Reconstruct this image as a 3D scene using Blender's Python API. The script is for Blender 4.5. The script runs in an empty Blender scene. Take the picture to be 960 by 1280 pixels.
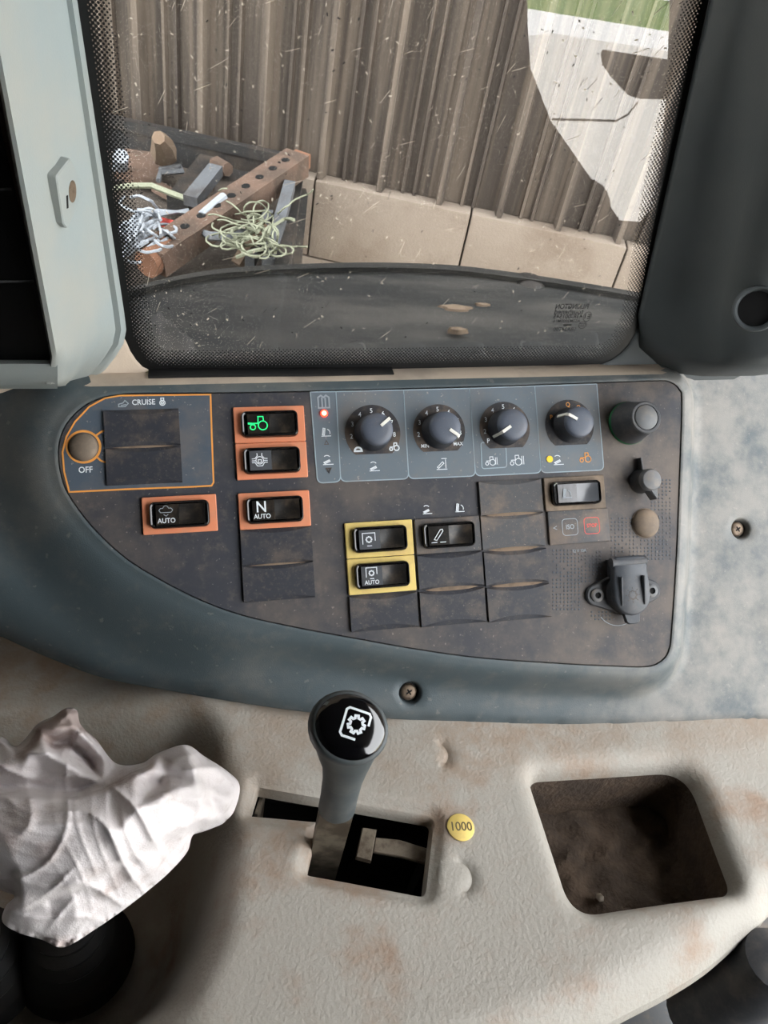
import bpy, math, random
import numpy as np
from mathutils import Vector, Matrix
from mathutils.geometry import delaunay_2d_cdt

random.seed(7)
rng = np.random.default_rng(7)
scene = bpy.context.scene
COL = scene.collection

# ------------------------------------------------------------------ camera, world, sun, exposure
F = 960.0                                   # focal length in pixels of the 960x1280 frame
CAM_Z = 2.40                                # eye height above the yard
def nrm(v):
    v = np.array(v, float); return v / np.linalg.norm(v)
DOWN = nrm((-230, 1060, 960))               # world down, seen in camera axes (right, down, forward)
ROW = nrm((.978, -.056, .205))              # direction of the switch rows in camera axes
ZW = -DOWN
XW = nrm(ROW - ROW.dot(ZW) * ZW)
YW = np.cross(ZW, XW)
R_CW = np.array([XW, YW, ZW])               # camera axes -> world axes
C0 = np.array([0, 0, CAM_Z])
def to_world(v): return R_CW @ np.array(v, float)
cam_data = bpy.data.cameras.new('camera')
cam_data.sensor_width = 36; cam_data.lens = 36 * F / 1280
cam_data.clip_start = .01; cam_data.clip_end = 200
cam = bpy.data.objects.new('camera', cam_data); COL.objects.link(cam)
_r, _u, _b = to_world((1, 0, 0)), to_world((0, -1, 0)), to_world((0, 0, -1))
cam.matrix_world = Matrix([[_r[0], _u[0], _b[0], C0[0]], [_r[1], _u[1], _b[1], C0[1]], [_r[2], _u[2], _b[2], C0[2]], [0, 0, 0, 1]])
scene.camera = cam

world = bpy.data.worlds.new('overcast_sky'); scene.world = world; world.use_nodes = True
_bg = world.node_tree.nodes['Background']
_bg.inputs['Color'].default_value = (.96, .98, 1.0, 1); _bg.inputs['Strength'].default_value = 8.0

sun_data = bpy.data.lights.new('sun', 'SUN'); sun_data.energy = 34; sun_data.angle = math.radians(1.5); sun_data.color = (1, .95, .87)
sun = bpy.data.objects.new('sun', sun_data); COL.objects.link(sun)
sun.rotation_euler = Vector((-.12, .62, .78)).to_track_quat('Z', 'Y').to_euler()   # high, from behind the shed

scene.view_settings.view_transform = 'Standard'; scene.view_settings.look = 'None'
scene.view_settings.exposure = 0.0; scene.view_settings.gamma = 1
scene.view_settings.use_curve_mapping = False

# ------------------------------------------------------------------ geometry of the place
def ray(px, py): return to_world(((px - 480) / F, (py - 640) / F, 1.0))
class Frame:
    """a plane with its own axes: x along, y up the plane, z out of it"""
    def __init__(s, o, ex, ey, ez):
        s.o, s.ex, s.ey, s.ez = map(lambda a: np.array(a, float), (o, ex, ey, ez))
    def uv(s, px, py, h=0.):
        d = ray(px, py); o = s.o + s.ez * h
        p = C0 + d * ((o - C0).dot(s.ez) / d.dot(s.ez)) - s.o
        return np.array([p.dot(s.ex), p.dot(s.ey)])
    def P(s, x, y, h=0.): return s.o + s.ex * x + s.ey * y + s.ez * h
    def at(s, px, py, h=0.):
        q = s.uv(px, py, h); return s.P(q[0], q[1], h)
    def loc(s, p):
        p = np.array(p) - s.o; return np.array([p.dot(s.ex), p.dot(s.ey), p.dot(s.ez)])
    def M(s, x=0, y=0, h=0, rot=0):
        o = s.P(x, y, h)
        m = Matrix([[s.ex[i], s.ey[i], s.ez[i], o[i]] for i in range(3)] + [[0, 0, 0, 1]])
        return m @ Matrix.Rotation(rot, 4, 'Z')
def frame_cam(o, ez_cam, ex_cam):
    ez = nrm(to_world(ez_cam)); ex = to_world(ex_cam); ex = nrm(ex - ex.dot(ez) * ez)
    return Frame(o, ex, np.cross(ez, ex), ez)
def hpt(px, py, below):                     # a point so many metres below eye height
    d = ray(px, py); return C0 + d * (-below / d[2])
WORLD = Frame((0, 0, 0), (1, 0, 0), (0, 1, 0), (0, 0, 1))
PAN = frame_cam(C0 + ray(460, 650) * .5, (.20, -.058, -.972), ROW)           # the switch panel, leaning about 43 degrees
LOW = Frame(hpt(480, 1000, .449), (1, 0, 0), (0, 1, 0), (0, 0, 1))            # flat armrest console
GLZ = .5185
_gex = to_world(ROW); _gdn = to_world((-.028, .747, .664))
_gez = nrm(np.cross(_gdn, _gex))
GLS = Frame(C0 + ray(465, 460) * GLZ, nrm(_gex - _gex.dot(_gez) * _gez), np.zeros(3), _gez)
GLS.ey = np.cross(GLS.ez, GLS.ex)
_wex = nrm(to_world((.977, .212, 0))); _wez = np.cross(_wex, (0, 0, 1))
WAL = Frame(C0 + ray(480, 244) * 2.5, _wex, (0, 0, 1), _wez)
if WAL.ez.dot(C0 - WAL.o) < 0: WAL.ez = -WAL.ez; WAL.ex = -WAL.ex

# ------------------------------------------------------------------ helpers
def lin(c):
    return tuple(((x / 255) / 12.92 if x / 255 <= .04045 else ((x / 255 + .055) / 1.055) ** 2.4) for x in c)
MATS = {}
def mat(name, col, rough=.6, dust=None, amt=.6, dscale=30, lo=.45, hi=.7, bump=0, bscale=900, metal=0, spec=.4,
        fine=0, coat=0, bdist=.0005, aniso=None, specks=0, grad=None):
    m = bpy.data.materials.new(name); m.use_nodes = True; MATS[name] = m
    nt = m.node_tree; N = nt.nodes; L = nt.links; b = N['Principled BSDF']
    b.inputs['Roughness'].default_value = rough; b.inputs['Metallic'].default_value = metal
    b.inputs['Specular IOR Level'].default_value = spec
    if coat: b.inputs['Coat Weight'].default_value = coat; b.inputs['Coat Roughness'].default_value = .08
    c = (*lin(col), 1); b.inputs['Base Color'].default_value = c
    tc = N.new('ShaderNodeTexCoord'); oi = N.new('ShaderNodeObjectInfo')
    add = N.new('ShaderNodeVectorMath'); add.operation = 'ADD'
    mul = N.new('ShaderNodeVectorMath'); mul.operation = 'SCALE'; mul.inputs['Scale'].default_value = 3.7
    comb = N.new('ShaderNodeCombineXYZ')
    for i in range(3): L.new(oi.outputs['Random'], comb.inputs[i])
    L.new(comb.outputs[0], mul.inputs[0]); L.new(tc.outputs['Object'], add.inputs[0]); L.new(mul.outputs[0], add.inputs[1])
    vec = add.outputs[0]
    if aniso:
        mp = N.new('ShaderNodeMapping'); mp.inputs['Scale'].default_value = aniso; L.new(vec, mp.inputs[0]); vec = mp.outputs[0]
    cur = None
    def mix(fac, a, bcol):
        mx = N.new('ShaderNodeMix'); mx.data_type = 'RGBA'
        if hasattr(fac, 'is_linked') or not isinstance(fac, float): L.new(fac, mx.inputs[0])
        if isinstance(a, tuple): mx.inputs[6].default_value = a
        else: L.new(a, mx.inputs[6])
        mx.inputs[7].default_value = bcol
        return mx.outputs[2]
    def ramp(sc, l, h, k, det=6, rg=.62):
        n = N.new('ShaderNodeTexNoise'); n.inputs['Scale'].default_value = sc; n.inputs['Detail'].default_value = det
        n.inputs['Roughness'].default_value = rg; L.new(vec, n.inputs['Vector'])
        r = N.new('ShaderNodeMapRange'); r.interpolation_type = 'SMOOTHSTEP'
        r.inputs['From Min'].default_value = l; r.inputs['From Max'].default_value = h; r.inputs['To Max'].default_value = k
        L.new(n.outputs['Fac'], r.inputs['Value']); return r.outputs['Result']
    cur = c
    if dust:
        d = (*lin(dust), 1)
        cur = mix(ramp(dscale, lo, hi, amt), cur, d)
        if fine: cur = mix(ramp(dscale * 7, .5, .72, fine, 8, .7), cur, d)
        if specks: cur = mix(ramp(dscale * 22, .69, .73, specks, 2, .5), cur, (*lin([min(255, x + 55) for x in dust]), 1))
    if grad:                                # tint towards one end: settled dust, on the housing also its lit side
        sx = N.new('ShaderNodeSeparateXYZ'); L.new(tc.outputs['Object'], sx.inputs[0])
        g = N.new('ShaderNodeMapRange'); g.interpolation_type = 'SMOOTHSTEP'; g.inputs['From Min'].default_value = grad[0]; g.inputs['From Max'].default_value = grad[1]
        L.new(sx.outputs[grad[4] if len(grad) > 4 else 'X'], g.inputs['Value']); pr_ = N.new('ShaderNodeMath'); pr_.operation = 'MULTIPLY'
        L.new(g.outputs['Result'], pr_.inputs[0]); L.new(ramp(26, .30, .66, grad[2], 7, .68), pr_.inputs[1])
        cur = mix(pr_.outputs[0], cur, (*lin(grad[3]), 1))
    if cur is not c: L.new(cur, b.inputs['Base Color'])
    if bump:
        n = N.new('ShaderNodeTexNoise'); n.inputs['Scale'].default_value = bscale; n.inputs['Detail'].default_value = 3
        L.new(vec, n.inputs['Vector']); bp = N.new('ShaderNodeBump'); bp.inputs['Strength'].default_value = bump
        bp.inputs['Distance'].default_value = bdist; L.new(n.outputs['Fac'], bp.inputs['Height']); L.new(bp.outputs[0], b.inputs['Normal'])
    return m

mat('housing', (68, 78, 82), .5, (150, 138, 124), .30, 9, .45, .75, .25, 1500, fine=.12, specks=.10, grad=(.08, .26, .5, (160, 152, 142)))  # pale right end is dust plus painted light on that side
mat('ledge', (176, 160, 143), .8, (120, 112, 105), .5, 20, bump=.2)
mat('soft_grey', (160, 155, 146), .62, (142, 112, 88), .75, 13, .5, .7, .36, 420, fine=.15, bdist=.0014, grad=(-.02, .035, .62, (144, 124, 105), 'Y'))
mat('panel', (48, 50, 57), .62, (112, 100, 88), .45, 18, .42, .75, .15, 2500, fine=.30, specks=.3, grad=(.04, .17, .62, (114, 101, 89)))
mat('dial_field', (96, 106, 114), .6, (128, 117, 106), .5, 22, .45, .75, fine=.15, specks=.4)
mat('cruise_field', (70, 80, 91), .6, (124, 110, 98), .4, 22, .45, .75, fine=.2, specks=.4)
mat('dial_black', (38, 38, 42), .6, (112, 96, 82), .7, 60, .4, .75, fine=.3)
mat('blank', (42, 44, 51), .55, (112, 98, 84), .45, 45, .45, .75, .1, 3000, fine=.3, specks=.3)
mat('blank_dusty', (74, 74, 76), .7, (126, 108, 92), .6, 45, .42, .7, fine=.3, specks=.5)
mat('dust', (126, 108, 91), .95, (84, 73, 64), .6, 120, bump=.4, bscale=2500)
mat('orange', (214, 132, 96), .5, (186, 136, 106), .5, 60, fine=.2)
mat('yellow', (216, 190, 112), .5, (180, 150, 100), .5, 60, fine=.2)
mat('gloss_black', (10, 10, 11), .16, (70, 62, 56), .25, 90, .5, .8, spec=.6, fine=.12)
mat('lens_pale', (128, 128, 130), .3, (96, 88, 80), .5, 70)  # this and rocker_lens are lightened to paint in a reflection
mat('rocker_lens', (78, 80, 84), .22, (110, 104, 98), .3, 70, .5, .8, spec=.6, fine=.1)
mat('rocker_dark', (24, 23, 22), .3, (96, 82, 68), .45, 90, .45, .75, fine=.25)
mat('knob', (80, 86, 98), .5, (98, 92, 90), .35, 80, fine=.15, specks=.4)
mat('knob_skirt', (34, 36, 42), .5, (84, 78, 74), .3, 80, fine=.15)
mat('white_print', (214, 220, 224), .6)
mat('dim_print', (150, 158, 164), .7)
mat('field_line', (146, 162, 170), .7, (130, 124, 118), .5, 60)
mat('orange_line', (222, 150, 70), .6, (150, 110, 70), .3, 60)
mat('pointer', (226, 224, 214), .5, (170, 160, 146), .4, 120)
mat('dome', (104, 92, 80), .75, (146, 126, 106), .7, 40, .4, .7, fine=.3)
mat('dark_plastic', (52, 54, 58), .48, (112, 104, 96), .4, 50, .45, .75, fine=.2)
mat('grey_plastic', (96, 98, 100), .55, (140, 124, 108), .6, 50, fine=.2)
mat('lid', (60, 64, 70), .5, (120, 110, 100), .4, 45, .45, .75, fine=.2)
mat('green', (22, 92, 52), .5)
mat('green_lit', (40, 210, 130), .5)
mat('red_print', (226, 80, 72), .6)
mat('yellow_dot', (244, 200, 40), .5)
mat('pillar_l', (134, 143, 143), .5, (158, 150, 136), .4, 9, .4, .7, .15, 1200, fine=.1)
mat('pillar_r', (66, 71, 73), .5, (90, 91, 88), .3, 9, .4, .7, .2, 1200)
mat('screen', (5, 5, 6), .35)
mat('rubber', (17, 17, 18), .55, (60, 54, 48), .3, 30)
mat('frit', (4, 4, 4), .5)
mat('etch', (12, 12, 13), .7)
mat('fleck', (196, 186, 170), .9)
mat('void', (6, 6, 6), .9)
mat('grip', (66, 72, 74), .5, (120, 116, 110), .25, 40, bump=.15, bscale=2000)
mat('cap_black', (6, 6, 8), .1, spec=.6, coat=.6)
mat('worn_metal', (122, 112, 98), .5, (70, 58, 46), .8, 90, .4, .65, metal=.25, fine=.3)
mat('lever_metal', (132, 123, 108), .4, (70, 60, 50), .8, 60, .4, .6, metal=.5, fine=.2)
mat('sticker', (228, 200, 112), .6, (196, 168, 110), .4, 120)
mat('sticker_ink', (104, 92, 64), .7)
mat('cloth', (210, 203, 202), .9, (132, 108, 96), .7, 18, .48, .66, .5, 1100, fine=.2)
mat('hem', (196, 182, 172), .9, (150, 122, 104), .6, 40)
mat('pocket_dirt_shade', (78, 64, 52), .95, (48, 40, 33), .7, 40, .35, .65, .8, 300, bdist=.002)  # dirt brown, darkened to put the pocket's shade into the colour
mat('screw', (120, 104, 88), .5, (70, 58, 48), .7, 300, metal=.5)
mat('cladding', (60, 52, 46), .7, (104, 92, 81), .75, 3, .42, .62, fine=.3, aniso=(9, .22, 1))
mat('concrete', (122, 110, 99), .9, (100, 86, 74), .7, 5, .42, .7, .4, 120, fine=.25, bdist=.004)
mat('mortar', (96, 86, 76), .95)
mat('yard', (150, 140, 126), .95, (110, 100, 88), .6, 1.2)
mat('grass', (92, 122, 62), .95, (130, 140, 80), .6, .8)
mat('fender', (32, 34, 35), .6, (92, 88, 83), .55, 10, .42, .72, .2, 300, fine=.3, aniso=(.35, 1.6, 1))
mat('black_steel', (34, 33, 33), .6, (84, 72, 62), .5, 10)
mat('tray_floor', (70, 62, 55), .95, (46, 41, 37), .7, 8, .4, .65, .5, 60, fine=.4, bdist=.01)
mat('rust', (98, 78, 66), .9, (70, 58, 50), .8, 12, .4, .65, .5, 200, fine=.4, bdist=.003)
mat('rust_tip', (118, 82, 62), .9, (120, 84, 64), .6, 20)
mat('grey_steel', (98, 100, 104), .55, (66, 60, 56), .6, 12, metal=.2)
mat('timber', (112, 94, 78), .9, (110, 90, 74), .6, 12)
mat('twine_white', (146, 150, 156), .8)
mat('twine_green', (132, 134, 114), .8)
mat('van_white', (236, 238, 240), .35)
mat('van_glass', (40, 40, 42), .15)
mat('tyre', (24, 24, 24), .8)
mat('cab_grey', (34, 35, 36), .7)
def emis(name, col, st):
    m = mat(name, col, .4); b = m.node_tree.nodes['Principled BSDF']
    b.inputs['Emission Color'].default_value = (*lin(col), 1); b.inputs['Emission Strength'].default_value = st
emis('led_red', (255, 60, 40), 4.0); emis('green_glow', (40, 220, 120), 1.0); emis('led_core', (255, 190, 150), 4.0)
# window glass: clear, with the reflection of its own angle, and a film of dust
def glass_mat():
    m = bpy.data.materials.new('cab_glass'); m.use_nodes = True; MATS['cab_glass'] = m
    nt = m.node_tree; N = nt.nodes; L = nt.links; N.clear()
    out = N.new('ShaderNodeOutputMaterial'); tr = N.new('ShaderNodeBsdfTransparent'); gl = N.new('ShaderNodeBsdfGlossy')
    gl.inputs['Roughness'].default_value = 0; tr.inputs['Color'].default_value = (.93, .95, .94, 1)
    fr = N.new('ShaderNodeFresnel'); fr.inputs['IOR'].default_value = 1.52
    mx = N.new('ShaderNodeMixShader'); fm = N.new('ShaderNodeMath'); fm.operation = 'MULTIPLY'; fm.use_clamp = True; fm.inputs[1].default_value = 1.9; L.new(fr.outputs[0], fm.inputs[0]); L.new(fm.outputs[0], mx.inputs[0]); L.new(tr.outputs[0], mx.inputs[1]); L.new(gl.outputs[0], mx.inputs[2])
    df = N.new('ShaderNodeBsdfDiffuse'); df.inputs['Color'].default_value = (.72, .66, .58, 1)
    tl = N.new('ShaderNodeBsdfTranslucent'); tl.inputs['Color'].default_value = (.72, .66, .58, 1)
    m2 = N.new('ShaderNodeMixShader'); L.new(df.outputs[0], m2.inputs[1]); L.new(tl.outputs[0], m2.inputs[2])
    tc = N.new('ShaderNodeTexCoord'); n = N.new('ShaderNodeTexNoise'); n.inputs['Scale'].default_value = 14; n.inputs['Detail'].default_value = 8
    L.new(tc.outputs['Object'], n.inputs[0]); r = N.new('ShaderNodeMapRange')
    r.inputs['From Min'].default_value = .35; r.inputs['From Max'].default_value = .75; r.inputs['To Min'].default_value = .012; r.inputs['To Max'].default_value = .05
    L.new(n.outputs['Fac'], r.inputs['Value'])
    m3 = N.new('ShaderNodeMixShader'); L.new(r.outputs[0], m3.inputs[0]); L.new(mx.outputs[0], m3.inputs[1]); L.new(m2.outputs[0], m3.inputs[2])
    L.new(m3.outputs[0], out.inputs[0])
glass_mat()

def mesh(name, V, Fc, smooth=True, ang=40):
    me = bpy.data.meshes.new(name); me.from_pydata([tuple(map(float, v)) for v in V], [], [tuple(map(int, f)) for f in Fc]); me.update()
    if smooth and len(me.polygons):
        me.polygons.foreach_set('use_smooth', [True] * len(me.polygons)); me.set_sharp_from_angle(angle=math.radians(ang))
    return me
def obj(name, me, m=None, parent=None, M=None):
    o = bpy.data.objects.new(name, me); COL.objects.link(o)
    if m and me is not None:
        me.materials.clear()
        for x in (m if isinstance(m, (list, tuple)) else [m]): me.materials.append(MATS[x])
    if parent: o.parent = parent
    if M is not None: o.matrix_local = M
    return o
def tag(o, label=None, cat=None, group=None, kind=None):
    for k, v in (('label', label), ('category', cat), ('group', group), ('kind', kind)):
        if v: o[k] = v
    return o
def thing(name, label, cat, M, group=None):
    return tag(obj(name, None, None, None, M), label, cat, group)
T = Matrix.Translation
# 2D outlines
def circ(r, n=32, a0=0, c=(0, 0)): return np.array([(c[0] + r * math.cos(a0 + 2 * math.pi * i / n), c[1] + r * math.sin(a0 + 2 * math.pi * i / n)) for i in range(n)])
def rr(w, h, r, n=5, c=(0, 0)):
    r = max(min(r, w / 2 - 1e-6, h / 2 - 1e-6), 1e-6); out = []
    for cx, cy, a in ((w / 2 - r, h / 2 - r, 0), (-w / 2 + r, h / 2 - r, 90), (-w / 2 + r, -h / 2 + r, 180), (w / 2 - r, -h / 2 + r, 270)):
        for i in range(n + 1):
            t = math.radians(a + 90 * i / n); out.append((c[0] + cx + r * math.cos(t), c[1] + cy + r * math.sin(t)))
    return np.array(out)
def spline(pts, step, closed=True):
    P = np.array(pts, float); n = len(P); out = []
    for i in range(n if closed else n - 1):
        g = lambda k: P[k % n] if closed else P[min(max(k, 0), n - 1)]
        p0, p1, p2, p3 = g(i - 1), g(i), g(i + 1), g(i + 2)
        m = max(1, int(round(np.linalg.norm(p2 - p1) / step)))
        for k in range(m):
            t = k / m
            out.append(.5 * ((2 * p1) + (p2 - p0) * t + (2 * p0 - 5 * p1 + 4 * p2 - p3) * t * t + (3 * p1 - p0 - 3 * p2 + p3) * t ** 3))
    if not closed: out.append(P[-1])
    return np.array(out)
def poly(pts, step):                        # straight edges, resampled
    P = np.array(pts, float); out = []
    for a, b in zip(P, np.roll(P, -1, 0)):
        m = max(1, int(round(np.linalg.norm(b - a) / step)))
        out += [a + (b - a) * k / m for k in range(m)]
    return np.array(out)
def fillet(pts, r, n=6):
    P = np.array(pts, float); out = []
    for i in range(len(P)):
        p, a, b = P[i], P[i - 1], P[(i + 1) % len(P)]
        ri = r[i] if isinstance(r, (list, tuple)) else r
        u, v = nrm(a - p), nrm(b - p); ang = math.acos(np.clip(u.dot(v), -1, 1)); t = min(ri / math.tan(ang / 2), .48 * min(np.linalg.norm(a - p), np.linalg.norm(b - p)))
        s, e = p + u * t, p + v * t
        for k in range(n + 1):
            w = k / n; out.append((1 - w) ** 2 * s + 2 * w * (1 - w) * p + w * w * e)
    return np.array(out)
def area(P): return .5 * np.sum(P[:, 0] * np.roll(P[:, 1], -1) - np.roll(P[:, 0], -1) * P[:, 1])
def offset(P, d):                           # + outwards
    P = P if area(P) > 0 else P[::-1]
    t = np.roll(P, -1, 0) - np.roll(P, 1, 0); t /= np.maximum(np.linalg.norm(t, axis=1)[:, None], 1e-12)
    return P + np.stack([t[:, 1], -t[:, 0]], 1) * d
def inside(P, Q):
    x, y = Q[:, 0], Q[:, 1]; r = np.zeros(len(Q), bool)
    for a, b in zip(P, np.roll(P, -1, 0)):
        c = (a[1] > y) != (b[1] > y)
        with np.errstate(divide='ignore', invalid='ignore'):
            r ^= c & (x < (b[0] - a[0]) * (y - a[1]) / (b[1] - a[1] + 1e-300) + a[0])
    return r
def dist(P, Q, closed=True):
    d = np.full(len(Q), 1e9); B = np.roll(P, -1, 0)
    for i in range(len(P) if closed else len(P) - 1):
        a, b = P[i], B[i]; e = b - a; l = max(e.dot(e), 1e-18)
        t = np.clip(((Q - a) @ e) / l, 0, 1); d = np.minimum(d, np.linalg.norm(Q - a - t[:, None] * e, axis=1))
    return d
def sdf(P, Q):
    d = dist(P, Q); return np.where(inside(P, Q), -d, d)
# solids
def stack(layers, cap0=True, cap1=True):    # layers: (loop, z) or Nx3 loops with the same number of points
    V = []; Fc = []; n = len(layers[0][0]) if isinstance(layers[0], tuple) else len(layers[0])
    for l in layers:
        if isinstance(l, tuple): V += [(p[0], p[1], l[1]) for p in l[0]]
        else: V += [tuple(p) for p in l]
    for k in range(len(layers) - 1):
        for i in range(n):
            j = (i + 1) % n; Fc.append((k * n + i, k * n + j, (k + 1) * n + j, (k + 1) * n + i))
    if cap0: Fc.append(tuple(range(n - 1, -1, -1)))
    if cap1: b = (len(layers) - 1) * n; Fc.append(tuple(range(b, b + n)))
    return V, Fc
def join(*parts):
    V, Fc = [], []
    for v, f in parts:
        o = len(V); V += [tuple(p) for p in v]; Fc += [tuple(i + o for i in q) for q in f]
    return V, Fc
def lathe(prof, n=32, c=(0, 0)): return stack([(circ(max(r, 1e-5), n, 0, c), z) for r, z in prof])
def rbox(w, h, z0, z1, r=.002, bev=.0006, c=(0, 0), n=5):
    return stack([(rr(w, h, r, n, c), z0), (rr(w, h, r, n, c), z1 - bev), (rr(w - .6 * bev, h - .6 * bev, r, n, c), z1 - .3 * bev), (rr(w - 2 * bev, h - 2 * bev, r, n, c), z1)])
def prism(P, z0, z1, bev=0):
    P = np.array(P, float); P = P if area(P) > 0 else P[::-1]
    L = [(P, z0), (P, z1 - bev)] + ([(offset(P, -bev), z1)] if bev else [])
    return stack(L)
def tube(pts, r, n=8, closed_ends=True):
    P = [np.array(p, float) for p in pts]; Ls = []; up = None
    for i, p in enumerate(P):
        t = nrm(P[min(i + 1, len(P) - 1)] - P[max(i - 1, 0)])
        if up is None: up = np.array([0, 0, 1.]) if abs(t[2]) < .9 else np.array([1., 0, 0])
        a = nrm(np.cross(t, up)); b = np.cross(a, t); up = b
        ri = r[i] if isinstance(r, (list, tuple)) else r
        Ls.append([p + a * ri * math.cos(2 * math.pi * k / n) + b * ri * math.sin(2 * math.pi * k / n) for k in range(n)])
    return stack(Ls)
def bar(a, b, w, h, up=(0, 0, 1)):          # rectangular bar between two points
    a, b = np.array(a, float), np.array(b, float); t = nrm(b - a); s = nrm(np.cross(t, up)); u = np.cross(s, t)
    return stack([[p + s * sx * w / 2 + u * sy * h / 2 for sx, sy in ((-1, -1), (1, -1), (1, 1), (-1, 1))] for p in (a, b)])
def box(x0, x1, y0, y1, z0, z1): return stack([(np.array([(x0, y0), (x1, y0), (x1, y1), (x0, y1)]), z0), (np.array([(x0, y0), (x1, y0), (x1, y1), (x0, y1)]), z1)])
def ribbon(lines, w, z=0, closed=False, t=.00006):   # flat printed strokes
    V, Fc = [], []
    for P in lines:
        cl = closed; P = [np.array(p, float) for p in P]
        if len(P) > 2 and np.linalg.norm(P[0] - P[-1]) < 1e-9: P = P[:-1]; cl = True
        n = len(P); o = len(V)
        for i in range(n):
            a = P[(i - 1) % n] if cl or i > 0 else P[i]; b = P[(i + 1) % n] if cl or i < n - 1 else P[i]
            d1 = P[i] - a; d2 = b - P[i]; d1 = d1 if np.linalg.norm(d1) > 1e-12 else d2; d2 = d2 if np.linalg.norm(d2) > 1e-12 else d1
            d1, d2 = nrm(d1), nrm(d2); m = d1 + d2; m = nrm(m) if np.linalg.norm(m) > 1e-6 else d1
            s = w / 2 / max(.45, m.dot(d1)); nn = np.array([-m[1], m[0]]) * s
            V += [(*(P[i] + nn), z + t), (*(P[i] - nn), z + t)]
        for i in range(n if cl else n - 1):
            j = (i + 1) % n; Fc.append((o + 2 * i, o + 2 * i + 1, o + 2 * j + 1, o + 2 * j))
    return V, Fc
def grid_mesh(rows):
    n = len(rows[0]); V = [tuple(p) for r in rows for p in r]
    Fc = [(i * n + j, i * n + j + 1, (i + 1) * n + j + 1, (i + 1) * n + j) for i in range(len(rows) - 1) for j in range(n - 1)]
    return V, Fc
def text(s, size, mirror=False, sx=.9):
    cu = bpy.data.curves.new('lettering', 'FONT'); cu.body = s; cu.size = size; cu.offset = size * .013; cu.align_x = 'CENTER'; cu.align_y = 'CENTER'; cu.resolution_u = 3
    o = bpy.data.objects.new('lettering', cu); COL.objects.link(o)
    dg = bpy.context.evaluated_depsgraph_get(); me = bpy.data.meshes.new_from_object(o.evaluated_get(dg)); 
    bpy.data.objects.remove(o); bpy.data.curves.remove(cu)
    for v in me.vertices: v.co.x *= -1 if mirror else sx
    return me
def sheet(outer, loops, cut, step, hfun, region=None):
    """triangulated sheet with given contour loops and a height for every point"""
    pts = []; edges = []
    for P, cl in [(outer, True)] + loops:
        o = len(pts); pts += [tuple(p) for p in P]; n = len(P)
        edges += [(o + i, o + (i + 1) % n) for i in range(n if cl else n - 1)]
    lo, hi = outer.min(0), outer.max(0)
    gx, gy = np.meshgrid(np.arange(lo[0], hi[0], step), np.arange(lo[1], hi[1], step * .87)); gx = gx + (np.arange(gx.shape[0]) % 2)[:, None] * step / 2
    Q = np.stack([gx.ravel(), gy.ravel()], 1) + rng.uniform(-.08, .08, (gx.size, 2)) * step
    Q = Q[inside(outer, Q)]; keep = dist(outer, Q) > step * .45
    for P, cl in loops: keep &= dist(P, Q, cl) > step * .45
    for c in cut: keep &= ~inside(c, Q)
    Q = Q[keep]; pts += [tuple(q) for q in Q]
    r = delaunay_2d_cdt([Vector(p) for p in pts], edges, [], 0, 1e-7)
    V = np.array([tuple(v) for v in r[0]]); Fc = np.array([f for f in r[2]])
    cen = V[Fc].mean(1); ok = inside(outer, cen)
    for c in cut: ok &= ~inside(c, cen)
    Fc = Fc[ok]; h = hfun(V)
    a = V[Fc]; s = (a[:, 1, 0] - a[:, 0, 0]) * (a[:, 2, 1] - a[:, 0, 1]) - (a[:, 2, 0] - a[:, 0, 0]) * (a[:, 1, 1] - a[:, 0, 1])
    Fc[s < 0] = Fc[s < 0][:, ::-1]
    return np.column_stack([V, h]), Fc
def sstep(a, b, x): t = np.clip((x - a) / (b - a), 0, 1); return t * t * (3 - 2 * t)
def smin(a, b, k): h = np.clip(.5 + .5 * (b - a) / k, 0, 1); return b * (1 - h) + a * h - k * h * (1 - h)
def PX(fr, pts, h=0): return np.array([fr.uv(x, y, h) for x, y in pts])

# ------------------------------------------------------------------ the setting outside
wall = tag(obj('wall_back', mesh('wall_back', *box(-8, 8, -1.5, 4.6, -.30, -.08)), 'mortar', None, WAL.M()), kind='structure')
# box-profile cladding: sheets one metre wide, ribs every 200 mm
pitch = .2
prof = [(0, 0), (.030, 0), (.036, .055), (.054, .055), (.060, 0), (.112, 0), (.114, .018), (.123, .018), (.128, 0), (.150, 0), (.152, .018), (.161, .018), (.166, 0)]
pr = [(k * pitch + x, z) for k in range(5) for x, z in prof] + [(1.0, 0), (1.015, 0)]
def cladding_mesh():
    rows = [[(x, y, z) for x, z in pr] for y in (0, 4.6)]; rows2 = [[(x, y, z - .002) for x, z in pr][::-1] for y in (0, 4.6)]
    return mesh('cladding_sheet', *join(grid_mesh(rows[::-1]), grid_mesh(rows2[::-1])), smooth=False)
cme = cladding_mesh(); cme.materials.append(MATS['cladding'])
for k in range(-6, 7): obj('cladding_sheet', cme, None, wall, T((k * 1.0 + .135, 0, -.075 + .0015 * (k % 2))))
bme = mesh('concrete_block', *rbox(.516, .256, -.075, .0, .004, .004)); bme.materials.append(MATS['concrete'])
for r_ in range(6):
    for k in range(-7, 8):
        obj('concrete_block', bme, None, wall, T((k * .522 + (r_ % 2) * .261 + .03, -.130 - r_ * .262, -.004 + .006 * random.random())))
tag(obj('ground', mesh('ground', *box(-14, 14, -9, 6, -.1, 0), smooth=False), 'yard'), kind='structure')
tag(obj('grass_field', mesh('grass_field', *box(-40, 40, -60, -9, -.1, .01), smooth=False), 'grass'), kind='structure')

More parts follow.
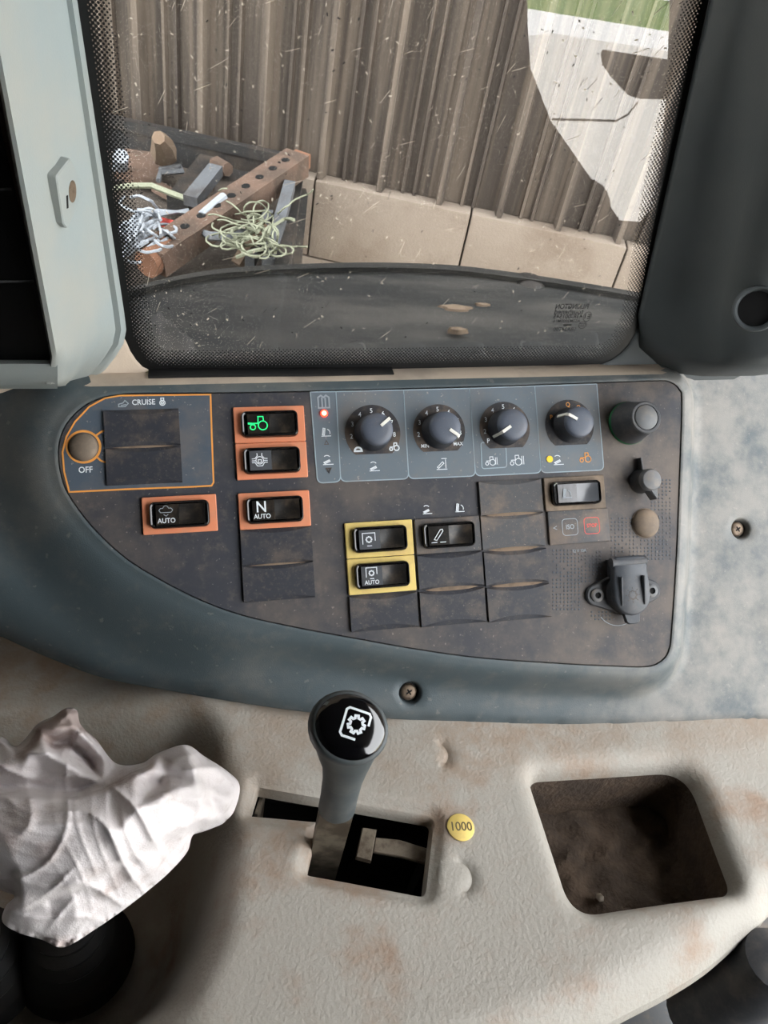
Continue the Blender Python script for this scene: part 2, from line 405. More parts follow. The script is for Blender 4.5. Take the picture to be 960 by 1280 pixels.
# unseen cab shell, edges cut to steer the light: roof, far side below its door glass, end wall (the other sides are open windows)
SIDE_Y = -.95
def bounce(px, py):                         # where the window glass mirrors the far cab side
    d = ray(px, py); p = GLS.at(px, py); d2 = d - 2 * d.dot(GLS.ez) * GLS.ez
    return p + d2 * ((SIDE_Y - p[1]) / d2[1])
edge = [bounce(*p) for p in ((655, -160), (660, 40), (663, 85), (688, 150), (800, 312), (880, 420))]
side_poly = [(p[0], p[2]) for p in edge] + [(1.3, edge[-1][2] - .35), (1.3, .9), (-1.0, .9), (-1.0, 3.05), (edge[0][0], 3.05)]
v, f = stack([[(x, SIDE_Y, z) for x, z in side_poly], [(x, SIDE_Y - .05, z) for x, z in side_poly]])
tag(obj('wall_front', mesh('wall_front', v, f, smooth=False), 'cab_grey'), kind='structure')
tag(obj('wall_left', mesh('wall_left', *box(-1.05, -1.0, -.95, .62, .9, 3.05), smooth=False), 'cab_grey'), kind='structure')
tag(obj('ceiling', mesh('ceiling', *box(-1.1, .85, -1.05, .95, 3.05, 3.12), smooth=False), 'cab_grey'), kind='structure')
tag(obj('wall_lower', mesh('wall_lower', *box(-1.0, .75, .47, .50, .9, 2.0), smooth=False), 'cab_grey'), kind='structure')
tag(obj('floor', mesh('floor', *box(-1.1, 1.2, -.95, .5, .86, .92), smooth=False), 'cab_grey'), kind='structure')

# ------------------------------------------------------------------ dash housing (the moulding round the panel)
OUT_PX = [(150, 492.5), (165, 491.2), (230, 490.6), (300, 490), (390, 488.3), (480, 486), (620, 482), (740, 478), (820, 475.2), (838, 477), (850, 487), (853, 505), (850, 600), (846, 700), (840, 790), (837, 812), (828, 826), (808, 834),
          (760, 833), (700, 830), (600, 823), (520, 812), (440, 798), (370, 785), (300, 769), (244, 748), (187, 718), (150, 693), (112, 656), (84, 617), (75, 592), (72, 568), (74, 549), (82, 530), (99, 511), (122, 498)]
OUTL = spline(PX(PAN, OUT_PX), .0018)
SEAM_PX = [(-480, 590), (-250, 690), (-90, 764), (0, 806), (60, 832), (130, 856), (250, 876), (380, 891), (520, 901), (650, 908), (800, 909), (900, 906), (1060, 900), (1240, 893)]
SEAM = spline(PX(PAN, SEAM_PX, -.018), .006, False)
e_top = PAN.uv(180, 482.5); e_slope = (PAN.uv(820, 468.5)[1] - e_top[1]) / (PAN.uv(820, 468.5)[0] - e_top[0])
HS = -.93
def top_line(u): return e_top[1] + e_slope * (u - e_top[0])
def glass_v(u):                             # where the ledge meets the glass
    out = []
    for x in np.atleast_1d(u):
        lo_, hi_ = -.02, .09
        for _ in range(26):
            m_ = (lo_ + hi_) / 2; p = PAN.P(x, top_line(x) + m_, HS * m_ - .001)
            if GLS.loc(p)[2] > 0: lo_ = m_
            else: hi_ = m_
        out.append(top_line(x) + lo_)
    return np.array(out)
SCREWS_H = [(PAN.uv(514, 867, -.018), .0078), (PAN.uv(929, 661, -.018), .0078)]
def housing_h(Q):
    d = sdf(OUTL, Q); ds = dist(SEAM, Q, False)
    left = sstep(-.02, -.16, Q[:, 0])
    W = .022 + .03 * left
    ped = -.020 * sstep(.0045, .0045 + 1, (d - .0045) / W + .0045) - .0004 * np.clip(d / .004, 0, 1)
    lip = .0007 * np.exp(-((d - .0016) / .0016) ** 2)
    roll = -.020 * left * np.clip(1 - ds / .045, 0, 1) ** 2 - .004 * np.clip(1 - ds / .006, 0, 1) ** 2
    h = ped + roll
    led = HS * (Q[:, 1] - top_line(Q[:, 0])) + .0005
    h = smin(h, led, .006) + .001 * 0
    for c, r_ in SCREWS_H:
        rr_ = np.linalg.norm(Q - c, axis=1); h += np.interp(rr_, [0, r_ * .86, r_, r_ * 1.15], [-.007, -.007, -.0008, 0])
    return h + lip
us = np.linspace(SEAM[-1][0], SEAM[0][0], 150)
top = np.stack([us, glass_v(us) + .001], 1)
outer = np.vstack([SEAM, [SEAM[-1] + (.01, .02)], top, [SEAM[0] + (-.01, .03)]])
loops = [(OUTL, True), (offset(OUTL, .002), True), (offset(OUTL, .0045), True), (offset(OUTL, .007), True), (offset(OUTL, .0012), True), (offset(OUTL, .011), True)]
for c, r_ in SCREWS_H:
    loops += [(circ(r_ * k, 28, 0, c), True) for k in (.86, 1.0, 1.16)]
for dv in (.0008, .004):
    uu = np.linspace(-.19, .26, 60); loops.append((np.stack([uu, top_line(uu) + dv + .012 * 0], 1), False)) if dv >= .0 else None
V, Fc = sheet(outer, loops, [OUTL], .0055, housing_h)
hl = housing_h(OUTL)
hw = stack([[(*p, -.004) for p in OUTL], [(*p, z) for p, z in zip(OUTL, hl)]], False, False)
# skirt along the seam
skb = []; ns = len(SEAM)
hs = housing_h(SEAM)
S3 = [(*SEAM[i], hs[i]) for i in range(ns)]; S4 = [(SEAM[i][0], SEAM[i][1] - .001, hs[i] - .001) for i in range(ns)]; S5 = [(SEAM[i][0], SEAM[i][1] + .002, hs[i] - .03) for i in range(ns)]
v, f = join((V, [tuple(q) for q in Fc]), grid_mesh([S3[::-1], S4[::-1], S5[::-1]]), hw)
me = mesh('dash_housing', v, f, ang=50); me.materials.append(MATS['housing']); me.materials.append(MATS['ledge'])
for p in me.polygons:
    c = p.center
    if c.y > top_line(c.x) + .00082 and -.17 < c.x < .225 and p.normal.y > .3: p.material_index = 1
hou = tag(obj('dash_housing', me, None, None, PAN.M()), 'blue-grey moulded housing around the switch panel, dusty', 'housing')
for (c, r_), lb in zip(SCREWS_H, ('cross-head screw sunk in the housing below the switch panel', 'rusty cross-head screw sunk in the housing right of the switch panel')):
    t = thing('screw', lb, 'screw', PAN.M(c[0], c[1], -.0265, .5), 'housing screws')
    obj('head', mesh('head', *lathe([(.0056, 0), (.0056, .0012), (.0048, .0022), (.0032, .0026)], 24)), 'screw', t)
    obj('washer', mesh('washer', *lathe([(.0064, -.0004), (.0064, .0004)], 24)), 'rubber', t)
    obj('cross_slot', mesh('cross_slot', *join(box(-.0022, .0022, -.0005, .0005, .0024, .0028), box(-.0005, .0005, -.0022, .0022, .0024, .0028))), 'void', t)

# ------------------------------------------------------------------ the switch panel
pnl = thing('switch_panel', 'dark dusty D-shaped switch panel with printed fields in the dash housing', 'control panel', PAN.M())
v, f = prism(offset(OUTL, -.0005), -.004, -.0004, .0004)
obj('faceplate', mesh('faceplate', v, f), 'panel', pnl)
def field(name, P, m, z, parent=pnl): return obj(name, mesh(name, *prism(P, z - .0003, z), smooth=False), m, parent)
cr_px = [(86, 617), (78, 590), (76, 565), (81, 545), (92, 526), (110, 507), (130, 496), (150, 492.5), (264, 491.5), (267, 550), (269, 603), (265, 609), (240, 610.5), (160, 613.5)]
CR = offset(PX(PAN, cr_px), -.001)
CR = CR if area(CR) > 0 else CR[::-1]
field('cruise_field', CR, 'cruise_field', -.0001)
obj('field_border', mesh('field_border', *ribbon([list(CR) + [CR[0]]], .0010, -.0001)), 'orange_line', pnl)
tx = [388, 420, 504.5, 587, 668.5, 746]; ty = [490, 489.5, 487.5, 485.5, 482.5, 480]; bx_ = [397, 426, 511, 594.5, 676.5, 755]; by_ = [604, 602, 598.5, 595, 591, 587.5]
for i in range(5):
    q = PX(PAN, [(tx[i], ty[i]), (tx[i + 1], ty[i + 1]), (bx_[i + 1], by_[i + 1]), (bx_[i], by_[i])])
    q = fillet(q, [.0003, .0003, .004, .004])
    field('dial_field', q, 'dial_field', -.0001)
    obj('field_border', mesh('field_border', *ribbon([list(q) + [q[0]]], .0007, -.0001)), 'field_line', pnl)
q = fillet(PX(PAN, [(601, 553), (632, 553), (633.5, 584), (602.5, 586)]), .002)
obj('field_border', mesh('field_border', *ribbon([list(q) + [q[0]]], .0007, 0)), 'field_line', pnl)

# print on the panel: lettering and symbols (strokes in units of the symbol's width)
def place_text(s, px, py, size, m='white_print', parent=pnl, z=.00008, fr=PAN, rot=0):
    u = fr.uv(px, py); return obj('lettering', text(s, size), m, parent, T((u[0], u[1], z)) @ Matrix.Rotation(rot, 4, 'Z'))
def arc(cx, cy, r, a0, a1, n=12): return [(cx + r * math.cos(math.radians(a0 + (a1 - a0) * i / n)), cy + r * math.sin(math.radians(a0 + (a1 - a0) * i / n))) for i in range(n + 1)]
def gear(cx, cy, r, teeth=8):
    out = []
    for i in range(teeth):
        for k, rr_ in ((-.30, r), (-.2, r * 1.35), (.2, r * 1.35), (.30, r)):
            a = 2 * math.pi * (i + k) / teeth; out.append((cx + rr_ * math.cos(a), cy + rr_ * math.sin(a)))
    return out + [out[0]]
ICON = {
    'lift': [[(-.5, -.42), (.5, -.42)], [(-.42, -.22), (.12, .02), (.2, -.14), (-.3, -.34), (-.42, -.22)], [(-.36, -.25), (.2, -.05)], arc(-.1, .05, .38, 40, 130, 6)],
    'lift_up': [[(-.5, -.42), (.5, -.42)], [(-.4, -.3), (-.28, .4), (-.08, .36), (-.18, -.32), (-.4, -.3)], [(-.3, -.25), (-.18, .3)], arc(.0, -.1, .4, -20, 70, 6)],
    'lift_limit': [[(-.5, -.48), (.5, -.48)], [(0, .48), (.5, .48)], [(-.42, -.28), (.1, .2), (.22, .06), (-.3, -.38), (-.42, -.28)], [(.38, .4), (.38, -.4)]],
    'book': [[(-.4, -.45), (-.4, .3), (-.18, .45), (0, .3), (.18, .45), (.4, .3), (.4, -.45), (-.4, -.45)], [(-.12, -.4), (-.12, .3)], [(.12, -.4), (.12, .3)]],
    'tractor': [arc(.25, -.12, .24, 0, 360, 16), arc(-.28, -.2, .14, 0, 360, 12), [(-.4, -.02), (-.1, 0), (-.04, .0)], [(-.02, .36), (.28, .36), (.3, .12)], [(.02, .34), (.0, .0), (-.34, .0)]],
    'tractor_tool': [arc(.1, -.12, .22, 0, 360, 14), arc(-.34, -.2, .12, 0, 360, 10), [(-.12, .3), (.14, .3), (.16, .1)], [(-.1, .28), (-.1, 0), (-.4, 0)], [(.34, -.3), (.34, .25)], [(.46, -.3), (.46, .25)]],
    'lock': [arc(0, 0, .24, 0, 360, 16), [(-.1, .04), (.1, .04), (.1, -.14), (-.1, -.14), (-.1, .04)], [(-.16, .46), (-.14, .3), (-.3, .12), (-.5, .1)], [(.16, .46), (.14, .3), (.3, .12), (.5, .1)], [(-.5, -.02), (-.24, -.02)], [(.5, -.02), (.24, -.02)],
             [(-.5, -.14), (-.3, -.14), (-.16, -.36), (-.1, -.36), (.1, -.36), (.16, -.36), (.3, -.14), (.5, -.14)]],
    'pto': [gear(0, 0, .15), [(-.42, -.3), (-.42, .42), (.42, .42), (.42, -.1)], [(-.14, -.42), (.18, -.42)]],
    'axle': [arc(-.0, .2, .18, 10, 170, 8), [(-.48, .06), (-.36, .2), (-.18, .2)], [(.18, .2), (.36, .2), (.48, .06), (.36, -.1), (-.36, -.1), (-.48, .06)], [(-.16, -.24), (0, -.36), (.16, -.24)]],
    'arm': [[(-.3, -.26), (.16, .38), (.3, .4), (.34, .28), (-.12, -.32), (-.3, -.26)], [(-.5, -.46), (-.1, -.46)], [(.1, -.46), (.5, -.46)]],
    'lamp': [arc(0, -.1, .3, 0, 360, 14), arc(0, -.1, .14, 0, 360, 10), [(-.16, .2), (-.16, .46), (.16, .46), (.16, .2)]],
    'fish': [[(-.5, -.3), (.1, -.3), (.4, .0), (.1, .3), (-.1, .05), (-.5, -.05), (-.5, -.3)], [(-.3, -.18), (.2, -.1)]],
    'mound': [arc(0, -.2, .4, 0, 180, 10) + [(.4, -.2)]], 'down': [[(-.3, .3), (.3, .3), (0, -.3), (-.3, .3)]], 'up': [[(-.3, -.3), (.3, -.3), (0, .3), (-.3, -.3)]],
}
def icon(key, size, w, m, parent, x, y, z, name='symbol'):
    return obj(name, mesh(name, *ribbon([[(px * size, py * size) for px, py in l] for l in ICON[key]], w)), m, parent, T((x, y, z)))
def pan_icon(key, px, py, size_px, w=.0005, m='white_print', z=.00008):
    u = PAN.uv(px, py); return icon(key, size_px * .00053, w, m, pnl, u[0], u[1], z)
def disc(px, py, r_px, m, z=.0001, n=20, name='dot'):
    u = PAN.uv(px, py); return obj(name, mesh(name, *lathe([(r_px * .00053, z - .0002), (r_px * .00053, z)], n, u)), m, pnl)
place_text('CRUISE', 179.5, 503, .0048); pan_icon('fish', 155, 504.5, 12, .0006, 'dim_print'); pan_icon('lamp', 203, 502.5, 10, .0006)
place_text('OFF', 107, 587.5, .0052)
u = PAN.uv(104.5, 558.5)
obj('ring_line', mesh('ring_line', *ribbon([[tuple(p) for p in circ(.0096, 36, 0, u)] + [tuple(circ(.0096, 36, 0, u)[0])]], .0014, 0)), 'orange_line', pnl)
for a, b in (((119.5, 545), (126, 540)), ((126, 540), (131, 538)), ((121, 571), (126, 576)), ((126, 576), (132, 578))):
    obj('ring_line', mesh('ring_line', *ribbon([PX(PAN, [a, b])], .0011, 0)), 'orange_line', pnl)
pan_icon('book', 404.5, 502, 17, .0010, 'dim_print'); pan_icon('lift_up', 407.5, 540, 12); pan_icon('up', 408, 553, 8, .0004, 'dial_black'); pan_icon('lift', 410, 575, 13); pan_icon('down', 411, 588, 8, .0010, 'dial_black')
pan_icon('lift', 468, 583, 13); pan_icon('lift_limit', 552, 580, 14); pan_icon('tractor_tool', 614, 576, 17); pan_icon('tractor_tool', 646, 575, 20, .0005)
pan_icon('lift', 698, 575, 14); pan_icon('tractor', 731, 572, 17, .0006, 'orange_line'); disc(687, 574, 4.4, 'yellow_dot', .0004)
pan_icon('lift', 534, 637, 12); pan_icon('lift_up', 574.5, 634.5, 12)
disc(405, 517, 4.6, 'led_red', .0010, name='indicator_light'); disc(405, 516.8, 2.8, 'led_core', .0013, name='indicator_light')
place_text('12 V 10A', 724, 688.5, .0030, 'dim_print')
u = PAN.uv(772, 752)
obj('ring_line', mesh('ring_line', *ribbon([arc(u[0], u[1], .0165, 215, 290, 14)], .0004, 0)), 'dim_print', pnl)
# raised dot relief where the panel is rubbed clean near the socket
dv, df_ = [], []
for (x0, y0, x1, y1) in ((692, 688, 728, 765), (765, 648, 842, 700), (728, 690, 752, 730), (815, 600, 840, 648), (740, 765, 770, 778)):
    for yy in np.arange(y0, y1, 4.6):
        for xx in np.arange(x0, x1, 4.6):
            if random.random() < .13: continue
            u = PAN.uv(xx, yy); a, b = lathe([(.00075, -.0005), (.00055, -.0001)], 6, u); o_ = len(dv); dv += a; df_ += [tuple(i + o_ for i in q) for q in b]
tag(obj('dot_relief', mesh('dot_relief', dv, df_), 'cruise_field', pnl), kind='stuff')

# dials printed round the knobs
KN = [((466, 541), 35, 38), ((549, 538.7), 34, -38), ((631, 535), 34, 212), ((712, 531.8), 34, 150)]
for i, ((kx, ky), r_, ang) in enumerate(KN):
    u = PAN.uv(kx, ky); R_ = r_ * .00053
    P = np.array([(u[0] + R_ * math.cos(math.radians(a)), u[1] + R_ * math.sin(math.radians(a))) for a in np.linspace(-49, 229, 40)])
    field('dial_plate', P, 'dial_black', .0001)
    labels = ['2', '3', '4', '5', '6', '7', '8'] if i != 3 else ['', 'P', '', 'Q', 'Q', '', '']
    for k, s in enumerate(labels):
        if not s: continue
        a = math.radians(188 - k * 32.5); place = (u[0] + .0145 * math.cos(a), u[1] + .0145 * math.sin(a))
        obj('lettering', text(s, .0044), 'white_print' if i < 3 else 'orange_line', pnl, T((*place, .00015)))
    if i == 0:
        icon('mound', .006, .0012, 'white_print', pnl, u[0] - .0105, u[1] - .0105, .00015); icon('tractor', .007, .0008, 'white_print', pnl, u[0] + .0135, u[1] - .0098, .00015)
    if i == 1:
        obj('lettering', text('MIN', .0034), 'white_print', pnl, T((u[0] - .0105, u[1] - .0098, .00015))); obj('lettering', text('MAX', .0034), 'white_print', pnl, T((u[0] + .0125, u[1] - .0092, .00015)))
    if i == 2: obj('lettering', text('P', .0044), 'white_print', pnl, T((u[0] - .0125, u[1] - .0085, .00015)))
knob_names = ['grey rotary knob on the first dial, white pointer aimed up right', 'grey rotary knob between MIN and MAX marks, pointer aimed down right',
              'grey rotary knob on the third dial, white pointer aimed down left', 'grey rotary knob on the fourth dial above the yellow dot, pointer aimed up left']
skirt_me = mesh('skirt', *lathe([(.0122, 0), (.0122, .0010), (.0117, .0016), (.0106, .0135)], 40)); body_me = mesh('cap', *lathe([(.0106, .0135), (.0103, .0152), (.0094, .0162), (.006, .0168), (.001, .0170)], 40))
ptr = join(box(.0030, .0104, -.0010, .0010, .0158, .0176), stack([[(.0100, -.0010, .0155), (.0100, .0010, .0155), (.0111, .0010, .0150), (.0111, -.0010, .0150)][::-1], [(.0098, -.0010, .0176), (.0098, .0010, .0176), (.0116, .0010, .0160), (.0116, -.0010, .0160)][::-1]]))
side_ptr = stack([[(.0108, -.0009, .0155), (.0118, -.0009, .0150), (.0118, .0009, .0150), (.0108, .0009, .0155)], [(.0122, -.0009, .004), (.0130, -.0009, .004), (.0130, .0009, .004), (.0122, .0009, .004)]])
ptr_me = mesh('pointer', [(x * .945, y, z) for x, y, z in join(ptr, side_ptr)[0]], join(ptr, side_ptr)[1], smooth=False)
for (c, r_, ang), lb in zip(KN, knob_names):
    u = PAN.uv(*c); t = thing('rotary_knob', lb, 'knob', PAN.M(u[0], u[1], .0001, math.radians(ang)), 'row of rotary knobs')
    obj('skirt', skirt_me, 'knob_skirt', t); obj('cap', body_me, 'knob', t); obj('pointer', ptr_me, 'pointer', t)

# modules: blanking plates and rocker switches
MW, MH = .0452, .0234
def blank_mesh(wt=True, wb=True):
    xs = np.linspace(-MW / 2 + .0003, MW / 2 - .0003, 17); rows = []
    for x in xs:
        s = 1 - (2 * x / MW) ** 2; a = .0003 + .0030 * s; yt = MH / 2 - .0002; yb = -yt
        rows.append([(x, yb, -.002), (x, yb, .0013 if not wb else .0002), (x, yb + (a if wb else .0004), .0016), (x, 0, .0016 - .0003 * s), (x, yt - (a if wt else .0004), .0016), (x, yt, .0002 if wt else .0013), (x, yt, -.002)])
    side = [[(xs[0], p[1], p[2]) for p in rows[0]], [(xs[-1], p[1], p[2]) for p in rows[-1]]]
    v, f = grid_mesh(rows[::-1] if False else rows); n = 7; f = list(f) + [tuple(range(n))[::-1], tuple(range((len(rows) - 1) * n, len(rows) * n))]
    return mesh('blanking_plate', v, [q[::-1] for q in f], ang=25)
def lens_strip(w):                          # dust lying in the finger groove
    xs = np.linspace(-MW * .40, MW * .40, 13); s = [w * (1 - (x / (MW * .41)) ** 2) for x in xs]
    rows = [[(x, -a, .0003), (x, -a * .3, .0008), (x, a * .3, .0008), (x, a, .0003)] for x, a in zip(xs, s)]
    v, f = grid_mesh(rows); return mesh('dust_line', v, [q[::-1] for q in f])
bl_me = blank_mesh(); bl_me.materials.append(MATS['blank']); bl_me2 = bl_me.copy(); bl_me2.materials.clear(); bl_me2.materials.append(MATS['blank_dusty'])
ds_me = lens_strip(.0021); ds_me.materials.append(MATS['dust']); ds_thin = lens_strip(.0009); ds_thin.materials.append(MATS['dust'])
BL = [((178, 535), 'upper black blanking plate below the word CRUISE', 'c', ds_thin), ((180.5, 582), 'lower black blanking plate in the cruise field', 'c', None),
      ((346, 682), 'black blanking plate directly under the orange N AUTO switch', 'c', ds_thin), ((348.5, 727), 'black blanking plate second below the orange N AUTO switch', 'c', None),
      ((480, 764.4), 'black blanking plate under the yellow AUTO switch', 'c', None),
      ((562.9, 713), 'black blanking plate directly under the grey-framed arm-symbol switch', 'c', ds_me), ((565.9, 758.6), 'black blanking plate lowest under the grey-framed arm-symbol switch', 'c', None),
      ((638.2, 621.2), 'dusty blanking plate, topmost in the column of four', 'd', ds_me), ((640.5, 664), 'dusty blanking plate, second from top in the column of four', 'd', ds_me),
      ((644.6, 708.7), 'dusty blanking plate, third from top in the column of four', 'c', ds_me), ((648.4, 753), 'dusty blanking plate, lowest in the column of four', 'c', None)]
for (c, lb, k, ds) in BL:
    u = PAN.uv(*c); t = thing('blanking_plate', lb, 'cover plate', PAN.M(u[0], u[1], 0), 'blank switch covers')
    obj('plate', bl_me2 if k == 'd' else bl_me, None, t)
    if ds: obj('dust_line', ds, None, t, T((0, -MH / 2, 0)))
def frame_mesh():
    o_, i_ = rr(MW - .0004, MH - .0004, .0008, 4), rr(.0360, .0168, .0034, 4)
    return mesh('frame', *stack([(i_, -.002), (o_, -.002), (o_, .0012), (rr(MW - .0012, MH - .0012, .0006, 4), .0016), (i_, .0016), (i_, -.002)], False, False), ang=30)
fr_me = frame_mesh()
hs_me = mesh('switch_body', *stack([(rr(.0356, .0164, .0032), -.002), (rr(.0356, .0164, .0032), .0044), (rr(.0350, .0158, .0030), .0052), (rr(.0342, .0150, .0028), .0055), (rr(.0326, .0134, .0022), .0050), (rr(.0322, .0130, .002), .0034)]))
def rocker_mesh(xa, xb, tilt, dip):
    xs = np.linspace(xa, xb, 9); ys = np.linspace(-.0062, .0062, 7)
    rows = [[(x, y, .0046 + tilt * (x - xa) / (xb - xa) - dip * math.sin(math.pi * (x - xa) / (xb - xa)) * math.cos(y / .0062 * 1.2)) for y in ys] for x in xs]
    V, Fc = grid_mesh(rows); n = len(V); nx, ny = len(xs), len(ys)
    ring = [i * ny for i in range(nx)] + [(nx - 1) * ny + j for j in range(1, ny)] + [i * ny + ny - 1 for i in range(nx - 2, -1, -1)] + [j for j in range(ny - 2, 0, -1)]
    V = list(V) + [(V[i][0], V[i][1], .003) for i in ring]; Fc = [q[::-1] for q in Fc]
    for k in range(len(ring)):
        k2 = (k + 1) % len(ring); Fc.append((ring[k], n + k, n + k2, ring[k2]))
    return mesh('rocker', V, [q[::-1] for q in Fc], ang=35)
lens_me = rocker_mesh(-.0140, -.0004, .0003, -.0001); dish_me = rocker_mesh(-.0003, .0155, .0006, .0013); flat_me = rocker_mesh(-.0150, .0155, .0003, .0006)
SW = [((336.9, 530.8), 'orange', 'orange-framed rocker switch with a glowing green tractor symbol', 'tractor', 0),
      ((339.7, 576), 'orange', 'orange-framed rocker switch with a white padlock axle symbol', 'lock', 1),
      ((343.3, 637.4), 'orange', 'orange-framed rocker switch lettered N AUTO', 'N', 2),
      ((225, 643), 'orange', 'orange-framed rocker switch lettered AUTO, standing alone at far left', 'axle', 2),
      ((474, 673.7), 'yellow', 'upper yellow-framed rocker switch with a gear symbol', 'pto', 1),
      ((476.9, 718.6), 'yellow', 'lower yellow-framed rocker switch with gear symbol and AUTO lettering', 'pto', 3),
      ((559.4, 668.7), 'blank_dusty', 'grey-framed black rocker switch with a slanted arm symbol', 'arm', 2),
      ((717.7, 616.5), 'dome', 'dusty rocker switch with pale reflecting lens above the ISO STOP plate', 'lift_up', 1)]
for c, fm, lb, key, style in SW:
    u = PAN.uv(*c); t = thing('rocker_switch', lb, 'switch', PAN.M(u[0], u[1], 0), 'rocker switches')
    m2 = fr_me.copy(); obj('frame', m2, fm, t); s = obj('switch_body', hs_me, 'gloss_black', t)
    rk = obj('rocker', lens_me.copy(), ('lens_pale' if fm == 'dome' else 'rocker_lens') if style in (1, 3) else 'rocker_dark', t); obj('rocker', dish_me.copy(), 'rocker_dark' if fm != 'dome' else 'rocker_lens', t)
    z = .00520
    if key == 'tractor': icon(key, .0118, .00062, 'green_glow', rk, -.0075, .0002, z); obj('symbol', mesh('symbol', *ribbon([[(-.0148, .0003), (-.0105, -.0002)]], .0011)), 'green_glow', rk, T((.001, 0, z)))
    elif key == 'N':
        obj('lettering', text('N', .0098), 'white_print', rk, T((-.0085, .0018, z))); obj('lettering', text('AUTO', .0042), 'white_print', rk, T((-.0082, -.0040, z)))
    elif key == 'axle': icon(key, .0086, .00035, 'dim_print', rk, -.0080, .0022, z); obj('lettering', text('AUTO', .0042), 'white_print', rk, T((-.0078, -.0038, z)))
    elif style == 3: icon(key, .0084, .0005, 'white_print', rk, -.0075, .0018, z); obj('lettering', text('AUTO', .0038), 'white_print', rk, T((-.0075, -.0042, z)))
    else: icon(key, .0098 if key != 'lift_up' else .007, .0005, 'white_print' if key != 'lift_up' else 'dim_print', rk, -.0078, .0, z)
u = PAN.uv(722.9, 658.1); t = thing('indicator_plate', 'dusty indicator plate with ISO and red STOP legends', 'indicator plate', PAN.M(u[0], u[1], 0))
v, f = rbox(MW - .0004, MH - .0004, -.002, .0014, .0006, .0005); obj('plate', mesh('plate', v, f), 'blank_dusty', t)
for x, m, s in ((-.0068, 'dim_print', 'ISO'), (.0094, 'red_print', 'STOP')):
    q = rr(.0112, .0112, .0022, 4, (x, 0)); obj('legend_border', mesh('legend_border', *ribbon([[tuple(p) for p in q] + [tuple(q[0])]], .0004)), m, t, T((0, 0, .0014)))
    obj('lettering', text(s, .0046 if s == 'ISO' else .0036), m, t, T((x, 0, .0015)))
obj('symbol', mesh('symbol', *ribbon([[(-.0165, .0012), (-.019, 0), (-.0165, -.0012)]], .0004)), 'dim_print', t, T((0, 0, .0014)))

# round push knob, turn knob, domes
u = PAN.uv(786, 529); t = thing('push_knob', 'black push knob with green collar at the top right of the panel', 'knob', PAN.M(u[0], u[1], -.0004))
obj('body', mesh('body', *lathe([(.0150, .0026), (.0142, .005), (.0112, .0210), (.0112, .0228), (.0104, .0236), (.0090, .0236), (.0086, .0230)], 40)), 'dark_plastic', t)
obj('collar', mesh('collar', *lathe([(.0152, 0), (.0152, .0020), (.0146, .0028)], 40)), 'green', t); obj('button', mesh('button', *lathe([(.0083, .0222), (.0083, .0236), (.0076, .0242), (.001, .0243)], 36)), 'grey_plastic', t)
u = PAN.uv(801, 602); t = thing('turn_knob', 'small grey turn knob with a wedge pointer below the push knob', 'knob', PAN.M(u[0], u[1], -.0004, .06))
obj('stem', mesh('stem', *lathe([(.0086, 0), (.0084, .003), (.0070, .0105)], 32)), 'dark_plastic', t)
obj('cap', mesh('cap', *lathe([(.0070, .0105), (.0078, .0110), (.0078, .0135), (.0066, .0152), (.003, .0160), (.0005, .0161)], 32)), 'grey_plastic', t)
obj('wedge', mesh('wedge', *prism([(-.0030, -.0052), (.0038, -.0052), (.0036, -.0125), (.0018, -.0138)], .006, .0142, .0008)), 'grey_plastic', t)
obj('fin', mesh('fin', *prism([(-.0007, .005), (.0007, .005), (.0007, .0165), (-.0007, .0165)], .0, .0055, .0003)), 'dark_plastic', t)
for c, r_, lb in (((104, 559), .0084, 'small brown dome beside the word OFF in the cruise field'), ((807, 654), .0102, 'dusty brown dome cap below the turn knob')):
    u = PAN.uv(*c); h = r_ * .5
    prof_ = [(r_ * 1.04, 0), (r_ * 1.04, .0006)] + [(r_ * math.cos(a), .0006 + h * math.sin(a)) for a in np.linspace(0, 1.52, 9)]
    tag(obj('dome_cap', mesh('dome_cap', *lathe(prof_, 36)), 'dome', None, PAN.M(u[0], u[1], -.0004)), lb, 'cap')

# power socket with a hinged lid
u = PAN.uv(778, 741); t = thing('power_socket', 'round power socket with a grey hinged lid and two screw ears', 'socket', PAN.M(u[0], u[1], -.0004, -.0))
ear = np.vstack([arc(-.0205, 0, .0075, 100, 260, 10), arc(0, 0, .0155, 230, 310, 10), arc(.0205, 0, .0075, -80, 80, 10), arc(0, 0, .0155, 50, 130, 10)])
obj('flange', mesh('flange', *prism(ear, 0, .0028, .0008)), 'dark_plastic', t)
for sx in (-1, 1):
    s = obj('screw_head', mesh('screw_head', *lathe([(.0046, .0028), (.0046, .0040), (.0036, .0048), (.0022, .0048), (.002, .0034)], 24, (sx * .0205, 0))), 'grey_plastic', t)
    obj('hex_recess', mesh('hex_recess', *lathe([(.0019, .0036), (.0019, .0038)], 6, (sx * .0205, 0))), 'void', s)
obj('barrel', mesh('barrel', *lathe([(.0138, .0028), (.0132, .0085)], 36)), 'dark_plastic', t)
lidP = np.vstack([arc(.0022, -.001, .0138, 190, 350, 18), [(.0158, .006)], [(.0150, .0150)], arc(.0112, .0215, .0040, 10, 85, 5), arc(-.0066, .0215, .0040, 95, 170, 5), [(-.0106, .0150)], [(-.0114, .006)]])
ld = obj('lid', mesh('lid', *prism(lidP, .0085, .0130, .0014), ang=50), 'lid', t, T((-.0015, 0, 0)))
obj('tab', mesh('tab', *prism([(-.0040, -.012), (.0085, -.012), (.0080, -.0195), (.006, -.021), (.000, -.021), (-.0022, -.0195)], .0070, .0100, .0008)), 'lid', ld)
